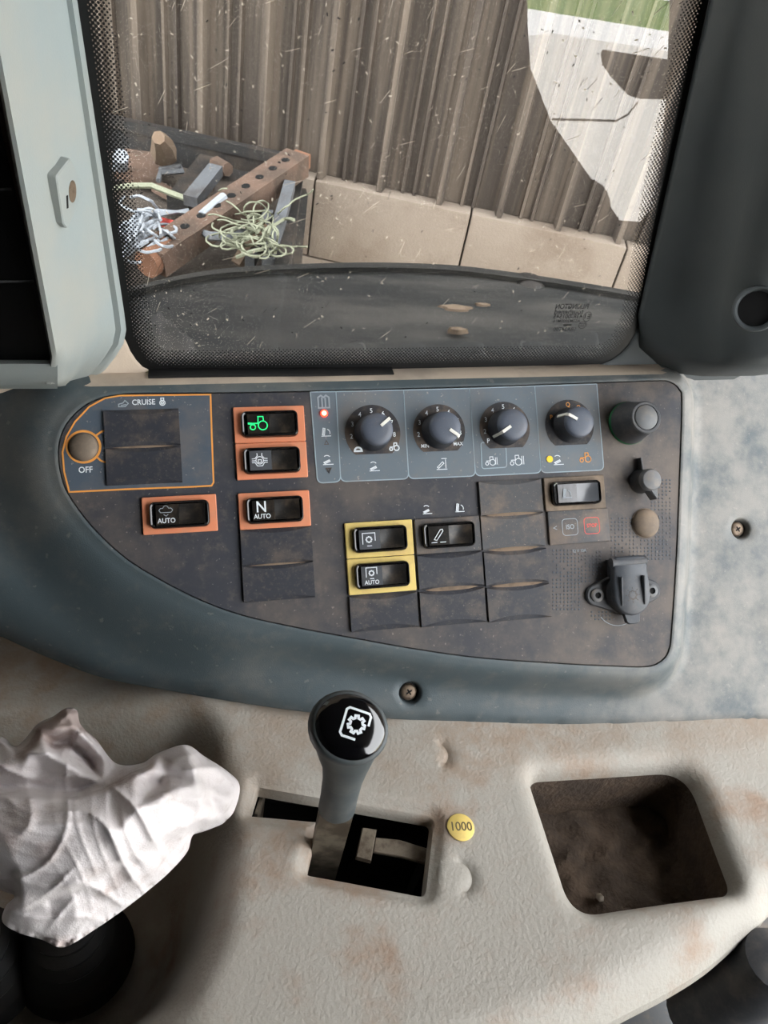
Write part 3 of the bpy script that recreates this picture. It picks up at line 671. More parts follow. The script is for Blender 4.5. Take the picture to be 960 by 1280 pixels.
for sx in (-.0062, .0106): obj('rib', mesh('rib', *stack([[(sx - .0008, .012, .0127), (sx + .0008, .012, .0127), (sx + .0008, -.0085, .0127), (sx - .0008, -.0085, .0127)][::-1], [(sx - .0004, .0115, .0160), (sx + .0004, .0115, .0160), (sx + .0004, -.007, .0140), (sx - .0004, -.007, .0140)][::-1]])), 'lid', ld)
obj('hinge', mesh('hinge', *tube([(-.0105, .0215, .0100), (.0150, .0215, .0100)], .0036, 12)), 'lid', ld)
obj('hinge_block', mesh('hinge_block', *prism([(-.0100, .010), (.0145, .010), (.0145, .0235), (-.0100, .0235)], 0, .0085, .0008)), 'dark_plastic', t)
sunb = [gear(.0022, -.001, .0024)] + [[(.0022 + .0042 * math.cos(a), -.001 + .0042 * math.sin(a)), (.0022 + .0054 * math.cos(a), -.001 + .0054 * math.sin(a))] for a in np.arange(0, 6.28, .785)]
obj('symbol', mesh('symbol', *ribbon(sunb, .0006)), 'dial_black', ld, T((0, 0, .0130)))

# ------------------------------------------------------------------ armrest console below the panel
GATE = fillet(PX(LOW, [(322, 979), (545, 1019), (534, 1118), (382, 1091), (398, 1024), (311, 1016)]), [.002, .005, .005, .003, .002, .002])
GATE = poly(GATE, .004)
POCK = poly(fillet(PX(LOW, [(664, 964), (868, 952), (929, 1110), (722, 1139)]), [.010, .022, .010, .016], 10), .004)
WELL = poly(fillet(PX(LOW, [(-330, 880), (248, 890), (276, 1040), (258, 1165), (195, 1266), (-330, 1310)]), [.02, .03, .05, .05, .05, .02], 8), .006)
EDGE = spline(PX(LOW, [(1200, 1020), (1010, 1106), (965, 1143), (938, 1165), (902, 1196), (862, 1222), (815, 1247), (740, 1282), (560, 1345), (300, 1400), (-150, 1470), (-560, 1540)]), .006, False)
RINGS = [(LOW.uv(572, 1094), .0095, -80, 70), (LOW.uv(545, 942), .0085, -70, 60)]
pk_off = [.013, .008, .004, .0012, -.0008, -.003, -.007]; pk_h = [0, -.0008, -.0030, -.0070, -.014, -.056, -.062]
gt_off = [.009, .006, .0035, .0012, 0, -.0008]; gt_h = [0, -.0006, -.0030, -.0040, -.0045, -.010]
wl_off = [.036, .020, .006, -.006, -.018, -.034]; wl_h = [0, -.0030, -.012, -.032, -.080, -.115]
def low_h(Q):
    d = sdf(POCK, Q); h = np.interp(d, pk_off[::-1], pk_h[::-1])
    h = h + np.interp(sdf(GATE, Q), gt_off[::-1], gt_h[::-1])
    h = h - .115 * sstep(.022, -.038, sdf(WELL, Q)) ** 1.5
    de = dist(EDGE, Q, False); h = h - .016 * np.clip(1 - de / .026, 0, 1) ** 2.2
    for c, r_, a0, a1 in RINGS:
        rel = Q - c; rad = np.linalg.norm(rel, axis=1); an = np.degrees(np.arctan2(rel[:, 1], rel[:, 0]))
        m = sstep(a0 - 25, a0 + 10, an) * (1 - sstep(a1 - 10, a1 + 25, an)); h = h - .0022 * m * np.exp(-((rad - r_) / .0022) ** 2)
    xs_ = LOW.uv(268, 930)[0] - Q[:, 0]; h = h - .30 * np.where(xs_ > .02, xs_ - .01, np.clip(xs_, 0, 1) ** 2 / .04) * (1 - sstep(.05, .16, xs_) * .4)
    far = np.array([n_ for n_ in (.0012 * np.sin(Q[:, 0] * 31) * np.sin(Q[:, 1] * 27))]); return h + far
outer = np.vstack([EDGE[::-1], PX(LOW, [(1250, 880), (960, 870), (480, 860), (0, 770), (-260, 720), (-560, 660), (-640, 1200)])])
outer = poly(outer, .01)
loops = [(offset(POCK, o_), True) for o_ in pk_off] + [(offset(GATE, o_), True) for o_ in gt_off] + [(circ(r_ + k, 30, 0, c), True) for c, r_, _, _ in RINGS for k in (-.0022, 0, .0022)]
loops = [l for l in loops]
V, Fc = sheet(outer, loops, [offset(GATE, -.0008)], .0045, low_h)
eh = low_h(EDGE)
E0 = [(*EDGE[i], eh[i]) for i in range(len(EDGE))]; E1 = [(EDGE[i][0], EDGE[i][1] - .002, eh[i] - .008) for i in range(len(EDGE))]; E2 = [(EDGE[i][0], EDGE[i][1] + .012, eh[i] - .12) for i in range(len(EDGE))]
g0 = offset(GATE, -.0008); gz = low_h(g0)
gw = stack([[(*p, z) for p, z in zip(offset(GATE, -.0012), gz - .004)], [(*p, z) for p, z in zip(g0, gz)]], False, False)
v, f = join((V, [tuple(q) for q in Fc]), grid_mesh([E0, E1, E2]), (gw[0], [q[::-1] for q in gw[1]]))
me = mesh('armrest_console', v, f, ang=60); me.materials.append(MATS['soft_grey']); me.materials.append(MATS['pocket_dirt_shade'])
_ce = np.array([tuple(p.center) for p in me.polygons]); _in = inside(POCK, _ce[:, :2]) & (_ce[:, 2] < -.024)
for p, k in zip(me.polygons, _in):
    if k: p.material_index = 1  # lower pocket walls painted dark for dirt and shade together
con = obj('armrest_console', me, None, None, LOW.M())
tag(con, 'pale grey grained armrest console with lever gate and storage pocket', 'console')
# dirt lying in the pocket, a few crumbs of it
PB = offset(POCK, -.0035)
v, f = sheet(PB, [], [], .005, lambda Q: -.0560 + .0035 * np.sin(Q[:, 0] * 210 + 3 * np.sin(Q[:, 1] * 90)) * np.sin(Q[:, 1] * 170))
tag(obj('pocket_dirt_shade', mesh('pocket_dirt_shade', v, f), 'pocket_dirt_shade', None, LOW.M()), 'brown dirt lying on the bottom of the storage pocket', 'dirt', kind='stuff')
q = LOW.uv(748, 1124, -.052); tag(obj('clod', mesh('clod', *lathe([(.001, 0), (.0034, .001), (.003, .004), (.001, .005)], 6)), 'worn_metal', None, LOW.M(q[0], q[1], -.053)), 'small pale lump in the near corner of the storage pocket', 'debris')
# dark box under the lever gate
gb = PX(LOW, [(304, 950), (600, 975), (590, 1160), (350, 1130), (350, 1050), (300, 1035)], -.02)
tag(obj('lever_box', mesh('lever_box', *stack([(gb, -.075), (gb, -.0165)], True, False), smooth=False), 'void', None, LOW.M()), 'black box under the lever gate', 'box')

# metal latch seen in the gate
def LP(px, py, h): u_ = LOW.uv(px, py, h); return (u_[0], u_[1])
H_ = -.018
t = thing('latch_arm', 'worn T-shaped metal latch inside the lever gate', 'latch', LOW.M(0, 0, 0))
obj('head', mesh('head', *prism([LP(453, 1034, H_), LP(471, 1037, H_), LP(464, 1076, H_), LP(445, 1071, H_)], H_ - .004, H_, .0006)), 'worn_metal', t)
obj('arm', mesh('arm', *prism([LP(470, 1046, H_), LP(500, 1049, H_), LP(545, 1063, H_), LP(545, 1082, H_), LP(500, 1070, H_), LP(467, 1064, H_)], H_ - .003, H_ - .0005, .0005)), 'worn_metal', t)
obj('post', mesh('post', *box(*sorted((LP(530, 1070, H_)[0], LP(545, 1070, H_)[0])), *sorted((LP(538, 1063, H_)[1], LP(538, 1080, H_)[1])), -.075, H_ - .001)), 'void', t)
t = thing('slide_strip', 'thin brown strip at the left end of the lever gate', 'strip', LOW.M(0, 0, 0))
obj('strip', mesh('strip', *prism([LP(329, 983, -.02), LP(333, 984, -.02), LP(322, 1018, -.02), LP(318, 1017, -.02)], -.075, -.02)), 'dirt' if 'dirt' in MATS else 'worn_metal', t)

# gear lever
def lray(px, py, z): return C0 + ray(px, py) * z
p_foot = LOW.at(406, 1072, -.030); p_mid = lray(421, 1010, .420); p_neck = lray(432, 955, .388); p_head = lray(434, 911, .366)
t = thing('gear_lever', 'upright hand lever with black gear-symbol cap and grey grip', 'lever', T(tuple(p_foot)))
L0 = lambda p: np.array(p) - p_foot
obj('shaft', mesh('shaft', *bar(L0(p_foot) - (0, 0, .035), L0(p_mid) + (0, 0, .004), .0185, .007, to_world((.1, .35, -1)))), 'lever_metal', t)
dn = nrm(p_neck - p_mid)
def ring(c, ax, ex_, a, b, n=28):
    ax = nrm(ax); x_ = nrm(ex_ - ex_.dot(ax) * ax); y_ = np.cross(ax, x_)
    return [c + x_ * a * math.cos(2 * math.pi * k / n) + y_ * b * math.sin(2 * math.pi * k / n) for k in range(n)]
exr = to_world((1, 0, 0)); hx = to_world((.94, .34, 0))
capn = nrm(to_world((.22, -.36, -.90)))
rings = [ring(L0(p_mid) - dn * .003, dn, exr, .0085, .0075), ring(L0(p_mid), dn, exr, .0102, .0088), ring(L0(p_mid) + dn * .016, dn, exr, .0100, .0088), ring(L0(p_mid) + dn * .032, dn, exr, .0104, .0094),
         ring(L0(p_neck), nrm(dn + .15 * capn), exr, .0118, .0110), ring(L0(p_neck) * .6 + L0(p_head) * .4, nrm(dn + .4 * capn), exr, .0145, .0130), ring(L0(p_head) * .85 + L0(p_neck) * .15, nrm(dn * .6 + capn), hx, .0174, .0152),
         ring(L0(p_head) + capn * .0015, capn, hx, .0194, .0174), ring(L0(p_head) + capn * .006, capn, hx, .0190, .0170), ring(L0(p_head) + capn * .0090, capn, hx, .0180, .0160), ring(L0(p_head) + capn * .0092, capn, hx, .0168, .0148)]
obj('grip', mesh('grip', *stack(rings), ang=70), 'grip', t)
HD = Frame(p_head + capn * .0088, nrm(hx - hx.dot(capn) * capn), np.zeros(3), capn); HD.ey = np.cross(HD.ez, HD.ex)
cl = [];
for k in range(9):
    a = k / 8 * math.pi / 2
    cl.append((np.array([(.0170 * math.cos(a) * math.cos(w) + 1e-6 * math.cos(w), .0150 * math.cos(a) * math.sin(w) + 1e-6 * math.sin(w)) for w in np.linspace(0, 2 * math.pi, 40, endpoint=False)]), .0042 * math.sin(a)))
MH_ = T(tuple(-p_foot)) @ HD.M()
cp = obj('cap', mesh('cap', *stack(cl), ang=80), 'cap_black', t, MH_)
def dome_z(x, y): return .0042 * math.sqrt(max(0, 1 - (x / .0170) ** 2 - (y / .0150) ** 2)) + .00012
def on_dome(lines, w):
    out = []
    for l in lines:
        r_ = []
        for a, b in zip(l[:-1], l[1:]):
            for k in range(4): r_.append((a[0] + (b[0] - a[0]) * k / 4, a[1] + (b[1] - a[1]) * k / 4))
        r_.append(l[-1]); out.append(r_)
    v, f = ribbon(out, w); return [(x, y, dome_z(x, y)) for x, y, _ in v], f
ca, sa = math.cos(math.radians(2)), math.sin(math.radians(2))
def ro(l, ox=.0012, oy=.0012): return [((x * ca - y * sa) + ox, (x * sa + y * ca) + oy) for x, y in l]
v, f = on_dome([ro(gear(.0005, .0, .0030, 7))], .0012); v2, f2 = on_dome([ro([(.002, -.0066), (-.0046, -.0066), (-.0058, -.0054), (-.0058, .0054), (-.0046, .0066), (.0052, .0066), (.0062, .0054), (.0062, .001)])], .0011)
obj('symbol', mesh('symbol', *join((v, f), (v2, f2))), 'white_print', cp)

# round yellow sticker
u = LOW.uv(576, 1034); t = thing('sticker', 'round yellow sticker lettered 1000 beside the lever gate', 'sticker', LOW.M(u[0], u[1], float(low_h(np.array([u]))[0]) + .0003, -.12))
obj('disc', mesh('disc', *lathe([(.0086, 0), (.0086, .0006), (.0082, .0009)], 36)), 'sticker', t); obj('lettering', text('1000', .0080), 'sticker_ink', t, T((0, 0, .001)))

# rubber gaiters in the well, lower side panel and armrest end
def gaiter(px, py, lb, r0=.036):
    q = LOW.at(px, py, -.115); rings_ = []
    for k in range(13): rings_.append((r0 * (1 - .045 * k) * (1 if k % 2 == 0 else .88), .0062 * k))
    tag(obj('rubber_gaiter', mesh('rubber_gaiter', *lathe(rings_, 40)), 'rubber', None, T(tuple(q))), lb, 'gaiter', 'lever gaiters')
gaiter(95, 1195, 'ribbed black rubber gaiter in the well under the cloth'); gaiter(-22, 1215, 'ribbed black rubber gaiter at the left picture edge in the well')
q0 = LOW.P(0, 0, -.20)
tag(obj('seat_plinth', mesh('seat_plinth', *box(-.1, .42, -.34, -.02, -.26, -.16), smooth=False), 'grey_plastic', None, LOW.M()), 'dark grey plinth below the console at bottom right', 'plinth')
pa = LOW.at(975, 1195, -.01)
v, f = tube([pa + (0, 0, -.11), pa + (0, 0, -.03), pa + (0, 0, -.006), pa + (0, 0, 0)], [.024, .024, .018, .006], 20)
tag(obj('armrest_post', mesh('armrest_post', v, f), 'dark_plastic'), 'rounded dark post beside the console edge at right', 'post')

# ------------------------------------------------------------------ crumpled cloth over the levers
CL = [(-50, 915, 40), (0, 920, 42), (21, 933, 46), (46, 906, 60), (67, 895, 62), (83, 885, 66), (96, 888, 62), (101, 906, 58), (120, 924, 52), (145, 954, 46), (177, 954, 50), (198, 941, 60), (232, 931, 64), (255, 945, 56), (283, 963, 40), (299, 980, 28),
      (296, 1005, 24), (283, 1025, 20), (244, 1041, 26), (234, 1065, 24), (212, 1090, 20), (188, 1111, 16), (156, 1136, 14), (120, 1161, 12), (80, 1184, 10), (53, 1175, 14), (21, 1165, 14), (3, 1152, 16), (7, 1133, 24), (18, 1120, 26), (0, 1112, 24), (-60, 1080, 22), (-90, 1000, 30)]
INN = [  # traced folds: ridges high, valleys low
    [(-60, 1000, 66), (0, 996, 74), (35, 996, 77), (70, 998, 78), (103, 995, 79), (135, 987, 80), (166, 970, 80), (188, 961, 78)],       # front edge of the big roll
    [(-60, 985, 46), (0, 984, 50), (35, 985, 52), (70, 988, 52), (98, 989, 46), (128, 978, 50), (160, 961, 52)],                           # gap behind it
    [(15, 945, 62), (40, 940, 68), (58, 940, 72), (75, 950, 72), (95, 962, 70), (104, 967, 66)],                                             # back crumple
    [(0, 962, 64), (30, 955, 66), (50, 958, 62), (70, 970, 60), (88, 978, 56)],
    [(53, 918, 62), (72, 914, 66), (92, 910, 66), (110, 926, 62), (128, 944, 56)],                                                          # folded flap
    [(66, 930, 46), (84, 928, 44), (100, 938, 42), (112, 952, 40)],
    [(188, 961, 78), (196, 970, 70), (202, 978, 62), (208, 966, 68), (220, 948, 74)],                                                        # notch
    [(236, 940, 74), (243, 958, 76), (248, 980, 74), (252, 1004, 66), (250, 1016, 60)],                                                      # right ridge
    [(262, 985, 56), (260, 1002, 46), (266, 1010, 46), (284, 1004, 44)],
    [(252, 1024, 58), (232, 1034, 60), (208, 1044, 64), (186, 1056, 68), (166, 1066, 68)],                                                   # long fold
    [(248, 1032, 38), (228, 1044, 44), (204, 1054, 48), (190, 1062, 54)],
    [(150, 1040, 84), (120, 1032, 86), (80, 1030, 86), (40, 1034, 82), (0, 1040, 76)], [(200, 1008, 82), (170, 1010, 88), (210, 990, 80)],
    [(166, 1069, 66), (140, 1085, 64), (112, 1098, 62), (88, 1110, 58), (55, 1118, 52), (28, 1124, 46)],
    [(162, 1076, 56), (138, 1092, 52), (112, 1105, 50), (88, 1116, 47), (56, 1124, 42)],
    [(190, 1082, 48), (160, 1105, 42), (125, 1125, 36), (95, 1150, 30)], [(60, 1125, 38), (66, 1150, 28), (74, 1172, 18)], [(30, 1140, 32), (40, 1158, 24)],
    [(20, 1080, 62), (60, 1078, 68), (100, 1070, 74), (130, 1060, 76)],
]
pts = []; edg = []
for P in [CL]:
    o_ = len(pts); pts += P; edg += [(o_ + i, o_ + (i + 1) % len(P)) for i in range(len(P))]
for P in INN:
    o_ = len(pts); pts += P; edg += [(o_ + i, o_ + i + 1) for i in range(len(P) - 1)]
U = []; Hh = []
for x, y, h in pts: U.append(LOW.uv(x, y, h / 1000)); Hh.append(h / 1000)
# triangulate the folds, then lay a fine sheet through them
r = delaunay_2d_cdt([Vector((x, -y)) for x, y, h in pts], edg, [], 0, 1e-4)
lut = {tuple(np.round((x, -y), 3)): h for x, y, h in pts}
BV = np.array([tuple(v_) for v_ in r[0]]); BH = np.array([lut.get(tuple(np.round(tuple(v_), 3)), 50.) for v_ in r[0]]); BT = np.array([list(f_) for f_ in r[2]])
def cloth_h(Q):
    H = np.full(len(Q), 30.)
    for t_ in BT:
        a, b, c = BV[t_]; d_ = (b[0] - a[0]) * (c[1] - a[1]) - (c[0] - a[0]) * (b[1] - a[1])
        if abs(d_) < 1e-9: continue
        w1 = ((Q[:, 0] - a[0]) * (c[1] - a[1]) - (c[0] - a[0]) * (Q[:, 1] - a[1])) / d_; w2 = ((b[0] - a[0]) * (Q[:, 1] - a[1]) - (Q[:, 0] - a[0]) * (b[1] - a[1])) / d_
        m = (w1 >= -1e-6) & (w2 >= -1e-6) & (w1 + w2 <= 1 + 1e-6); H[m] = BH[t_[0]] + w1[m] * (BH[t_[1]] - BH[t_[0]]) + w2[m] * (BH[t_[2]] - BH[t_[0]])
    return H
opx = np.array([(x, -y) for x, y, _ in CL], float); rim = spline(opx, 3.0)
V, Fc = sheet(rim, [], [], 3.0, cloth_h)
nb = [set() for _ in V]
for a, b, c in Fc: nb[a] |= {b, c}; nb[b] |= {a, c}; nb[c] |= {a, b}
nbi = [np.array(sorted(x_)) for x_ in nb]; H = V[:, 2].copy()
for _ in range(3): H = np.array([.5 * H[i_] + .5 * H[n_].mean() if len(n_) else H[i_] for i_, n_ in enumerate(nbi)])
X_, Y_ = V[:, 0], V[:, 1]
def crease(ax, ay, wl, sharp, wx, wy, amp, ph): return amp * (1 - np.abs(np.sin((ax * X_ + ay * Y_) * math.pi / wl + wx * np.sin(Y_ / 37 + ph) + wy * np.sin(X_ / 29 + 2 * ph)))) ** sharp
msk = .35 + .65 * sstep(-.3, .6, np.sin(X_ / 43 + 1.3) * np.sin(Y_ / 51 + .4))
H += msk * crease(.40, .92, 44, 2.4, 1.5, 1.1, 4.5, .3) + (1 - msk) * crease(.7, -.7, 58, 2.8, 1.7, 1.3, 3.5, 1.7) + .8 * crease(.15, 1, 19, 2, 1.9, 1.6, 1, 2.9) * (1 - msk) + msk * crease(.98, .2, 27, 2.5, 1.8, 1.7, .9, 4.1)
dr = dist(rim, V[:, :2]); H -= 9 * np.clip(1 - dr / 10, 0, 1) ** 2
P3 = [LOW.at(x, -y, h / 1000) for x, y, h in zip(X_, Y_, H)]
# rim turned under
import bmesh
bm = bmesh.new(); bvs = [bm.verts.new(tuple(p)) for p in P3]
for f_ in Fc: bm.faces.new([bvs[i_] for i_ in f_])
bmesh.ops.recalc_face_normals(bm, faces=bm.faces)
if sum(f_.normal.z for f_ in bm.faces) < 0: bmesh.ops.reverse_faces(bm, faces=bm.faces)
ctr = LOW.at(110, 1040, .02)
be = [e for e in bm.edges if e.is_boundary]
for stp, dz in ((.002, -.004), (.008, -.005), (.014, 0)):
    ex_ = bmesh.ops.extrude_edge_only(bm, edges=be)['geom']
    for g in ex_:
        if isinstance(g, bmesh.types.BMVert):
            d_ = Vector(tuple(ctr)) - g.co; d_.z = 0; g.co = g.co + d_.normalized() * stp + Vector((0, 0, dz))
    be = [g for g in ex_ if isinstance(g, bmesh.types.BMEdge)]
cme = bpy.data.meshes.new('cloth'); bm.to_mesh(cme); bm.free()
cme.polygons.foreach_set('use_smooth', [True] * len(cme.polygons))
cl_o = tag(obj('cloth', cme, 'cloth'), 'crumpled dirty white cotton cloth draped over the levers', 'cloth')
# ------------------------------------------------------------------ cab window
GO_PX = [(62, -210), (94, 0), (125, 205), (154, 400), (160, 425), (172, 448), (192, 462), (240, 465), (480, 461), (700, 456.5), (742, 455), (765, 447), (783, 431), (797, 405), (808, 370), (838, 215), (887, 0), (933, -210)]
GO = spline(PX(GLS, GO_PX), .006); GO = poly(PX(GLS, GO_PX), .5); GO = spline(PX(GLS, GO_PX), .008)
GO = GO if area(GO) > 0 else GO[::-1]
win = tag(obj('window_1', None, None, None, GLS.M()), kind='structure')
obj('pane', mesh('pane', [(*p, 0) for p in offset(GO, .004)], [tuple(range(len(GO)))], smooth=False), 'cab_glass', win)
def band(P, d0, d1, z): 
    a, b = offset(P, d0), offset(P, d1); n = len(a)
    return [(*p, z) for p in a] + [(*p, z) for p in b], [(i, (i + 1) % n, n + (i + 1) % n, n + i) for i in range(n)]
obj('frit_band', mesh('frit_band', *band(GO, .004, -.0045, .0002), smooth=False), 'frit', win)
dv, df_ = [], []; lo_, hi_ = GO.min(0), GO.max(0); sp = .0024
gx, gy = np.meshgrid(np.arange(lo_[0], hi_[0], sp), np.arange(lo_[1], min(hi_[1], GLS.uv(480, -120)[1]), sp * .5)); gx = gx + (np.arange(gx.shape[0]) % 2)[:, None] * sp / 2
Q = np.stack([gx.ravel(), gy.ravel()], 1); d = sdf(GO, Q); Q = Q[(d < -.0034) & (d > -.0160)]; d = d[(d < -.0034) & (d > -.0160)]
for p, dd in zip(Q, d):
    s = np.clip((dd + .0160) / .0120, 0, 1); r_ = .00042 + .00066 * s; o_ = len(dv)
    dv += [(p[0] + r_ * math.cos(a), p[1] + r_ * math.sin(a), .00025) for a in np.arange(6) * math.pi / 3]; df_.append(tuple(range(o_, o_ + 6)))
tag(obj('frit_dots', mesh('frit_dots', dv, df_, smooth=False), 'frit', win), kind='stuff')
# lining of the cab round the opening
P4_ = PX(GLS, [(-200, -260), (-200, 560), (1150, 560), (1150, -260)])
ring_o = []; cen_ = GO.mean(0)
for p in GO:
    dd_ = nrm(p - cen_); ring_o.append(p + dd_ * (.14 if dd_[0] > 0 else .55) * float(.12 + .88 * sstep(-.85, -.3, dd_[1])))
n_ = len(GO); gi = offset(GO, .0012)
v = [(*p, .0006) for p in gi] + [(*p, .0020) for p in offset(GO, .003)] + [(*p, .0020) for p in ring_o]
f = [(k * n_ + i, k * n_ + (i + 1) % n_, (k + 1) * n_ + (i + 1) % n_, (k + 1) * n_ + i) for k in range(2) for i in range(n_)]
tag(obj('wall_right', mesh('wall_right', v, [q[::-1] for q in f], ang=60), ['ledge', 'pillar_r'], None, GLS.M()), kind='structure')
for p in bpy.data.objects['wall_right'].data.polygons: p.material_index = 1 if p.center.x > .08 else 0  # right side given the dark pillar colour to paint its shade
# seal strip along the sill
a, b = GLS.uv(186, 465), GLS.uv(489, 462)
sl = tag(obj('seal_strip', mesh('seal_strip', *bar((*a, .0045), (*b, .0045), .008, .0042, (0, 1, 0))), 'rubber', None, GLS.M()), 'long black rubber seal strip along the window sill', 'seal')
# dust flecks, scratches
dv, df_ = [], []
lo2, hi2 = PX(GLS, [(170, 440)])[0], PX(GLS, [(850, 5)])[0]
for k in range(520):
    u_ = (random.uniform(100, 870), random.uniform(0, 440)); q = GLS.uv(*u_)
    if sdf(GO, np.array([q]))[0] > -.012: continue
    if random.random() < .25:
        a_ = random.uniform(.2, 1.4); l = random.uniform(.001, .005); w = .00016; dx, dy = math.cos(a_), math.sin(a_)
    else: a_ = random.uniform(0, 3); l = random.uniform(.0003, .0009); w = random.uniform(.0003, .0007); dx, dy = math.cos(a_), math.sin(a_)
    o_ = len(dv); dv += [(q[0] - dx * l - dy * w * .5, q[1] - dy * l + dx * w * .5, .0003), (q[0] - dx * l + dy * w * .5, q[1] - dy * l - dx * w * .5, .0003), (q[0] + dx * l + dy * w * .3, q[1] + dy * l - dx * w * .3, .0003), (q[0] + dx * l - dy * w, q[1] + dy * l + dx * w, .0003)]
    df_.append((o_, o_ + 1, o_ + 2, o_ + 3))
half = len(df_) * 2 // 3
tag(obj('dust_flecks', mesh('dust_flecks', dv, df_[:half], smooth=False), 'fleck', win), kind='stuff'); tag(obj('dirt_flecks', mesh('dirt_flecks', dv, df_[half:], smooth=False), 'rubber', win), kind='stuff')
# maker's marks on the pane, read from inside in mirror writing
def gtext(s, px, py, w_px, hscale):
    me_ = text(s, hscale * 1.15, True); u_ = GLS.uv(px, py); xs = [v_.co.x for v_ in me_.vertices]; wd = max(xs) - min(xs)
    w = abs(GLS.uv(px + w_px / 2, py)[0] - GLS.uv(px - w_px / 2, py)[0]); 
    for v_ in me_.vertices: v_.co.x *= w / wd
    obj('lettering', me_, 'etch', win, T((u_[0], u_[1], .0004)))
gtext('PILKINGTON', 715, 383, 41, .0046); gtext('toughened', 711, 389.5, 36, .0044); gtext('43R-001545', 709.5, 395.5, 36, .0040); gtext('AS2M2000M16', 708, 401, 34, .0026); gtext('SBA24T00', 705.5, 411.5, 28, .0034); gtext('E1', 733.5, 395.5, 7, .0044); gtext('CCC', 728, 406, 7, .0030)
a_ = GLS.uv(709, 406); obj('mark', mesh('mark', *ribbon([[(a_[0] - .003, a_[1]), (a_[0] + .003, a_[1])]], .0012, .0003)), 'etch', win)
for px, py, rx, ry in ((734, 395.5, 5.8, 5.8), (728, 406, 5.6, 4.2)):
    a_ = GLS.uv(px, py); P = [(a_[0] + rx * .0005 * math.cos(w), a_[1] + ry * .0006 * math.sin(w)) for w in np.linspace(0, 2 * math.pi, 21)]
    obj('mark', mesh('mark', *ribbon([P], .00035, .0003)), 'etch', win)

# ------------------------------------------------------------------ pillars
def gz(px, py): p = GLS.at(px, py); return (p - C0).dot(to_world((0, 0, 1)))
def loft(name, rows, m, ang=50):
    v, f = grid_mesh(rows); return mesh(name, v, f, ang=ang)
ysl = [-220, -120, 0, 60, 120, 200, 280, 340, 390, 412, 430, 446, 460, 472, 480]
def xr(y): return np.interp(y, [-220, 0, 200, 405, 422, 440, 455, 468, 480], [62, 95, 125, 156, 157, 148, 136, 128, 112])
def xl(y): return np.interp(y, [-220, 0, 60, 450, 480], [-75, -20, -5, 68, 60])
rows = []
for y in ysl:
    R_, L_ = xr(y), xl(y); g = gz(R_, y); low = sstep(440, 480, np.array(y)) * .010
    cols = [(R_ + 1.5, g - .001), (R_ + .5, g - .008), (R_ - 5, g - .0125), (R_ - 12, g - .0125), (R_ - 15, g - .0155), (R_ - 30, g - .022), (.45 * R_ + .55 * L_, g - .045), (L_ + 16, g - .064), (L_ + 4, g - .071), (L_ - 2, g - .071), (L_ - 4, g - .066), (L_ - 6, g - .02)]
    rows.append([C0 + ray(x, y) * (z + float(low)) for x, z in cols])
y = 486; R_, L_ = 108, 55; g = gz(R_, y); rows.append([C0 + ray(x, y) * (g + .02) for x in np.linspace(R_, L_, 12)])
tag(obj('trim_1', loft('trim_1', rows, None), 'pillar_l'), kind='structure', label='light grey pillar trim left of the window')
# lower lip of the pillar below the screen
rows = []
for x in (72, 55, 30, 0, -40, -90):
    g = gz(100, 460) - .062
    rows.append([C0 + ray(x, yy) * (g + dz) for yy, dz in ((449, .012), (450, .001), (455, -.002), (466, 0), (476, .006), (482, .016), (486, .04))])
tag(obj('trim_2', loft('trim_2', rows, None), 'pillar_l'), kind='structure', label='grey lip under the dark screen')
# dark screen in the pillar
sc_t = thing('display_screen', 'dark screen set in the left pillar trim', 'screen', Matrix.Identity(4))
g = gz(100, 300)
def spt(x, y, dz=0): return C0 + ray(x, y) * (gz(100, y) - .055 + dz)
P4 = [(-70, 60), (-22, 60), (3, 170), (36, 310), (66, 449), (60, 452), (-70, 455)]
obj('glass', mesh('glass', *stack([[spt(x, y, .02) for x, y in P4][::-1], [spt(x, y, .0) for x, y in P4][::-1]]), smooth=False), 'screen', sc_t)
for y0 in (236, 351): obj('shelf_line', mesh('shelf_line', *bar(spt(-60, y0 + 1, -.0005), spt(np.interp(y0, [170, 310, 449], [3, 36, 66]) - 3, y0, -.0005), .0012, .0012)), 'dark_plastic', sc_t)
# small slotted plate on the pillar
pc = C0 + ray(86, 242) * (gz(105, 242) - .033)
e1 = nrm(lray(103, 205, gz(121, 205) - .018) - lray(68, 222, gz(119, 222) - .047)); dn_ = nrm(lray(84, 285, gz(130, 285) - .04) - lray(70, 222, gz(119, 222) - .045))
nz = nrm(np.cross(dn_, e1)); nz = nz if nz.dot(C0 - pc) > 0 else -nz
PL = Frame(pc + nz * .0035, nrm(e1 - e1.dot(nz) * nz), np.zeros(3), nz); PL.ey = np.cross(PL.ez, PL.ex)
t = thing('bracket_plate', 'small grey plate with a round hole on the left pillar', 'bracket', PL.M())
op = PX(PL, [(69, 220), (87, 197), (103, 231), (98, 256), (83, 286), (78, 280)])
op = op if area(op) > 0 else op[::-1]
obj('plate', mesh('plate', *prism(poly(fillet(op, .002), .01), -.006, .0006, .0006)), 'pillar_l', t)
hc = PL.uv(89, 239); obj('hole', mesh('hole', *prism([(hc[0] + .0040 * math.cos(a), hc[1] + .0052 * math.sin(a)) for a in np.linspace(0, 6.28, 24, endpoint=False)], .0004, .0008)), 'screw', t)
hc2 = PL.uv(82.5, 252); obj('slot', mesh('slot', *prism(np.array([(-.0008, -.003), (.0008, -.003), (.0008, .003), (-.0008, .003)]) + hc2, .0004, .0008)), 'void', t)

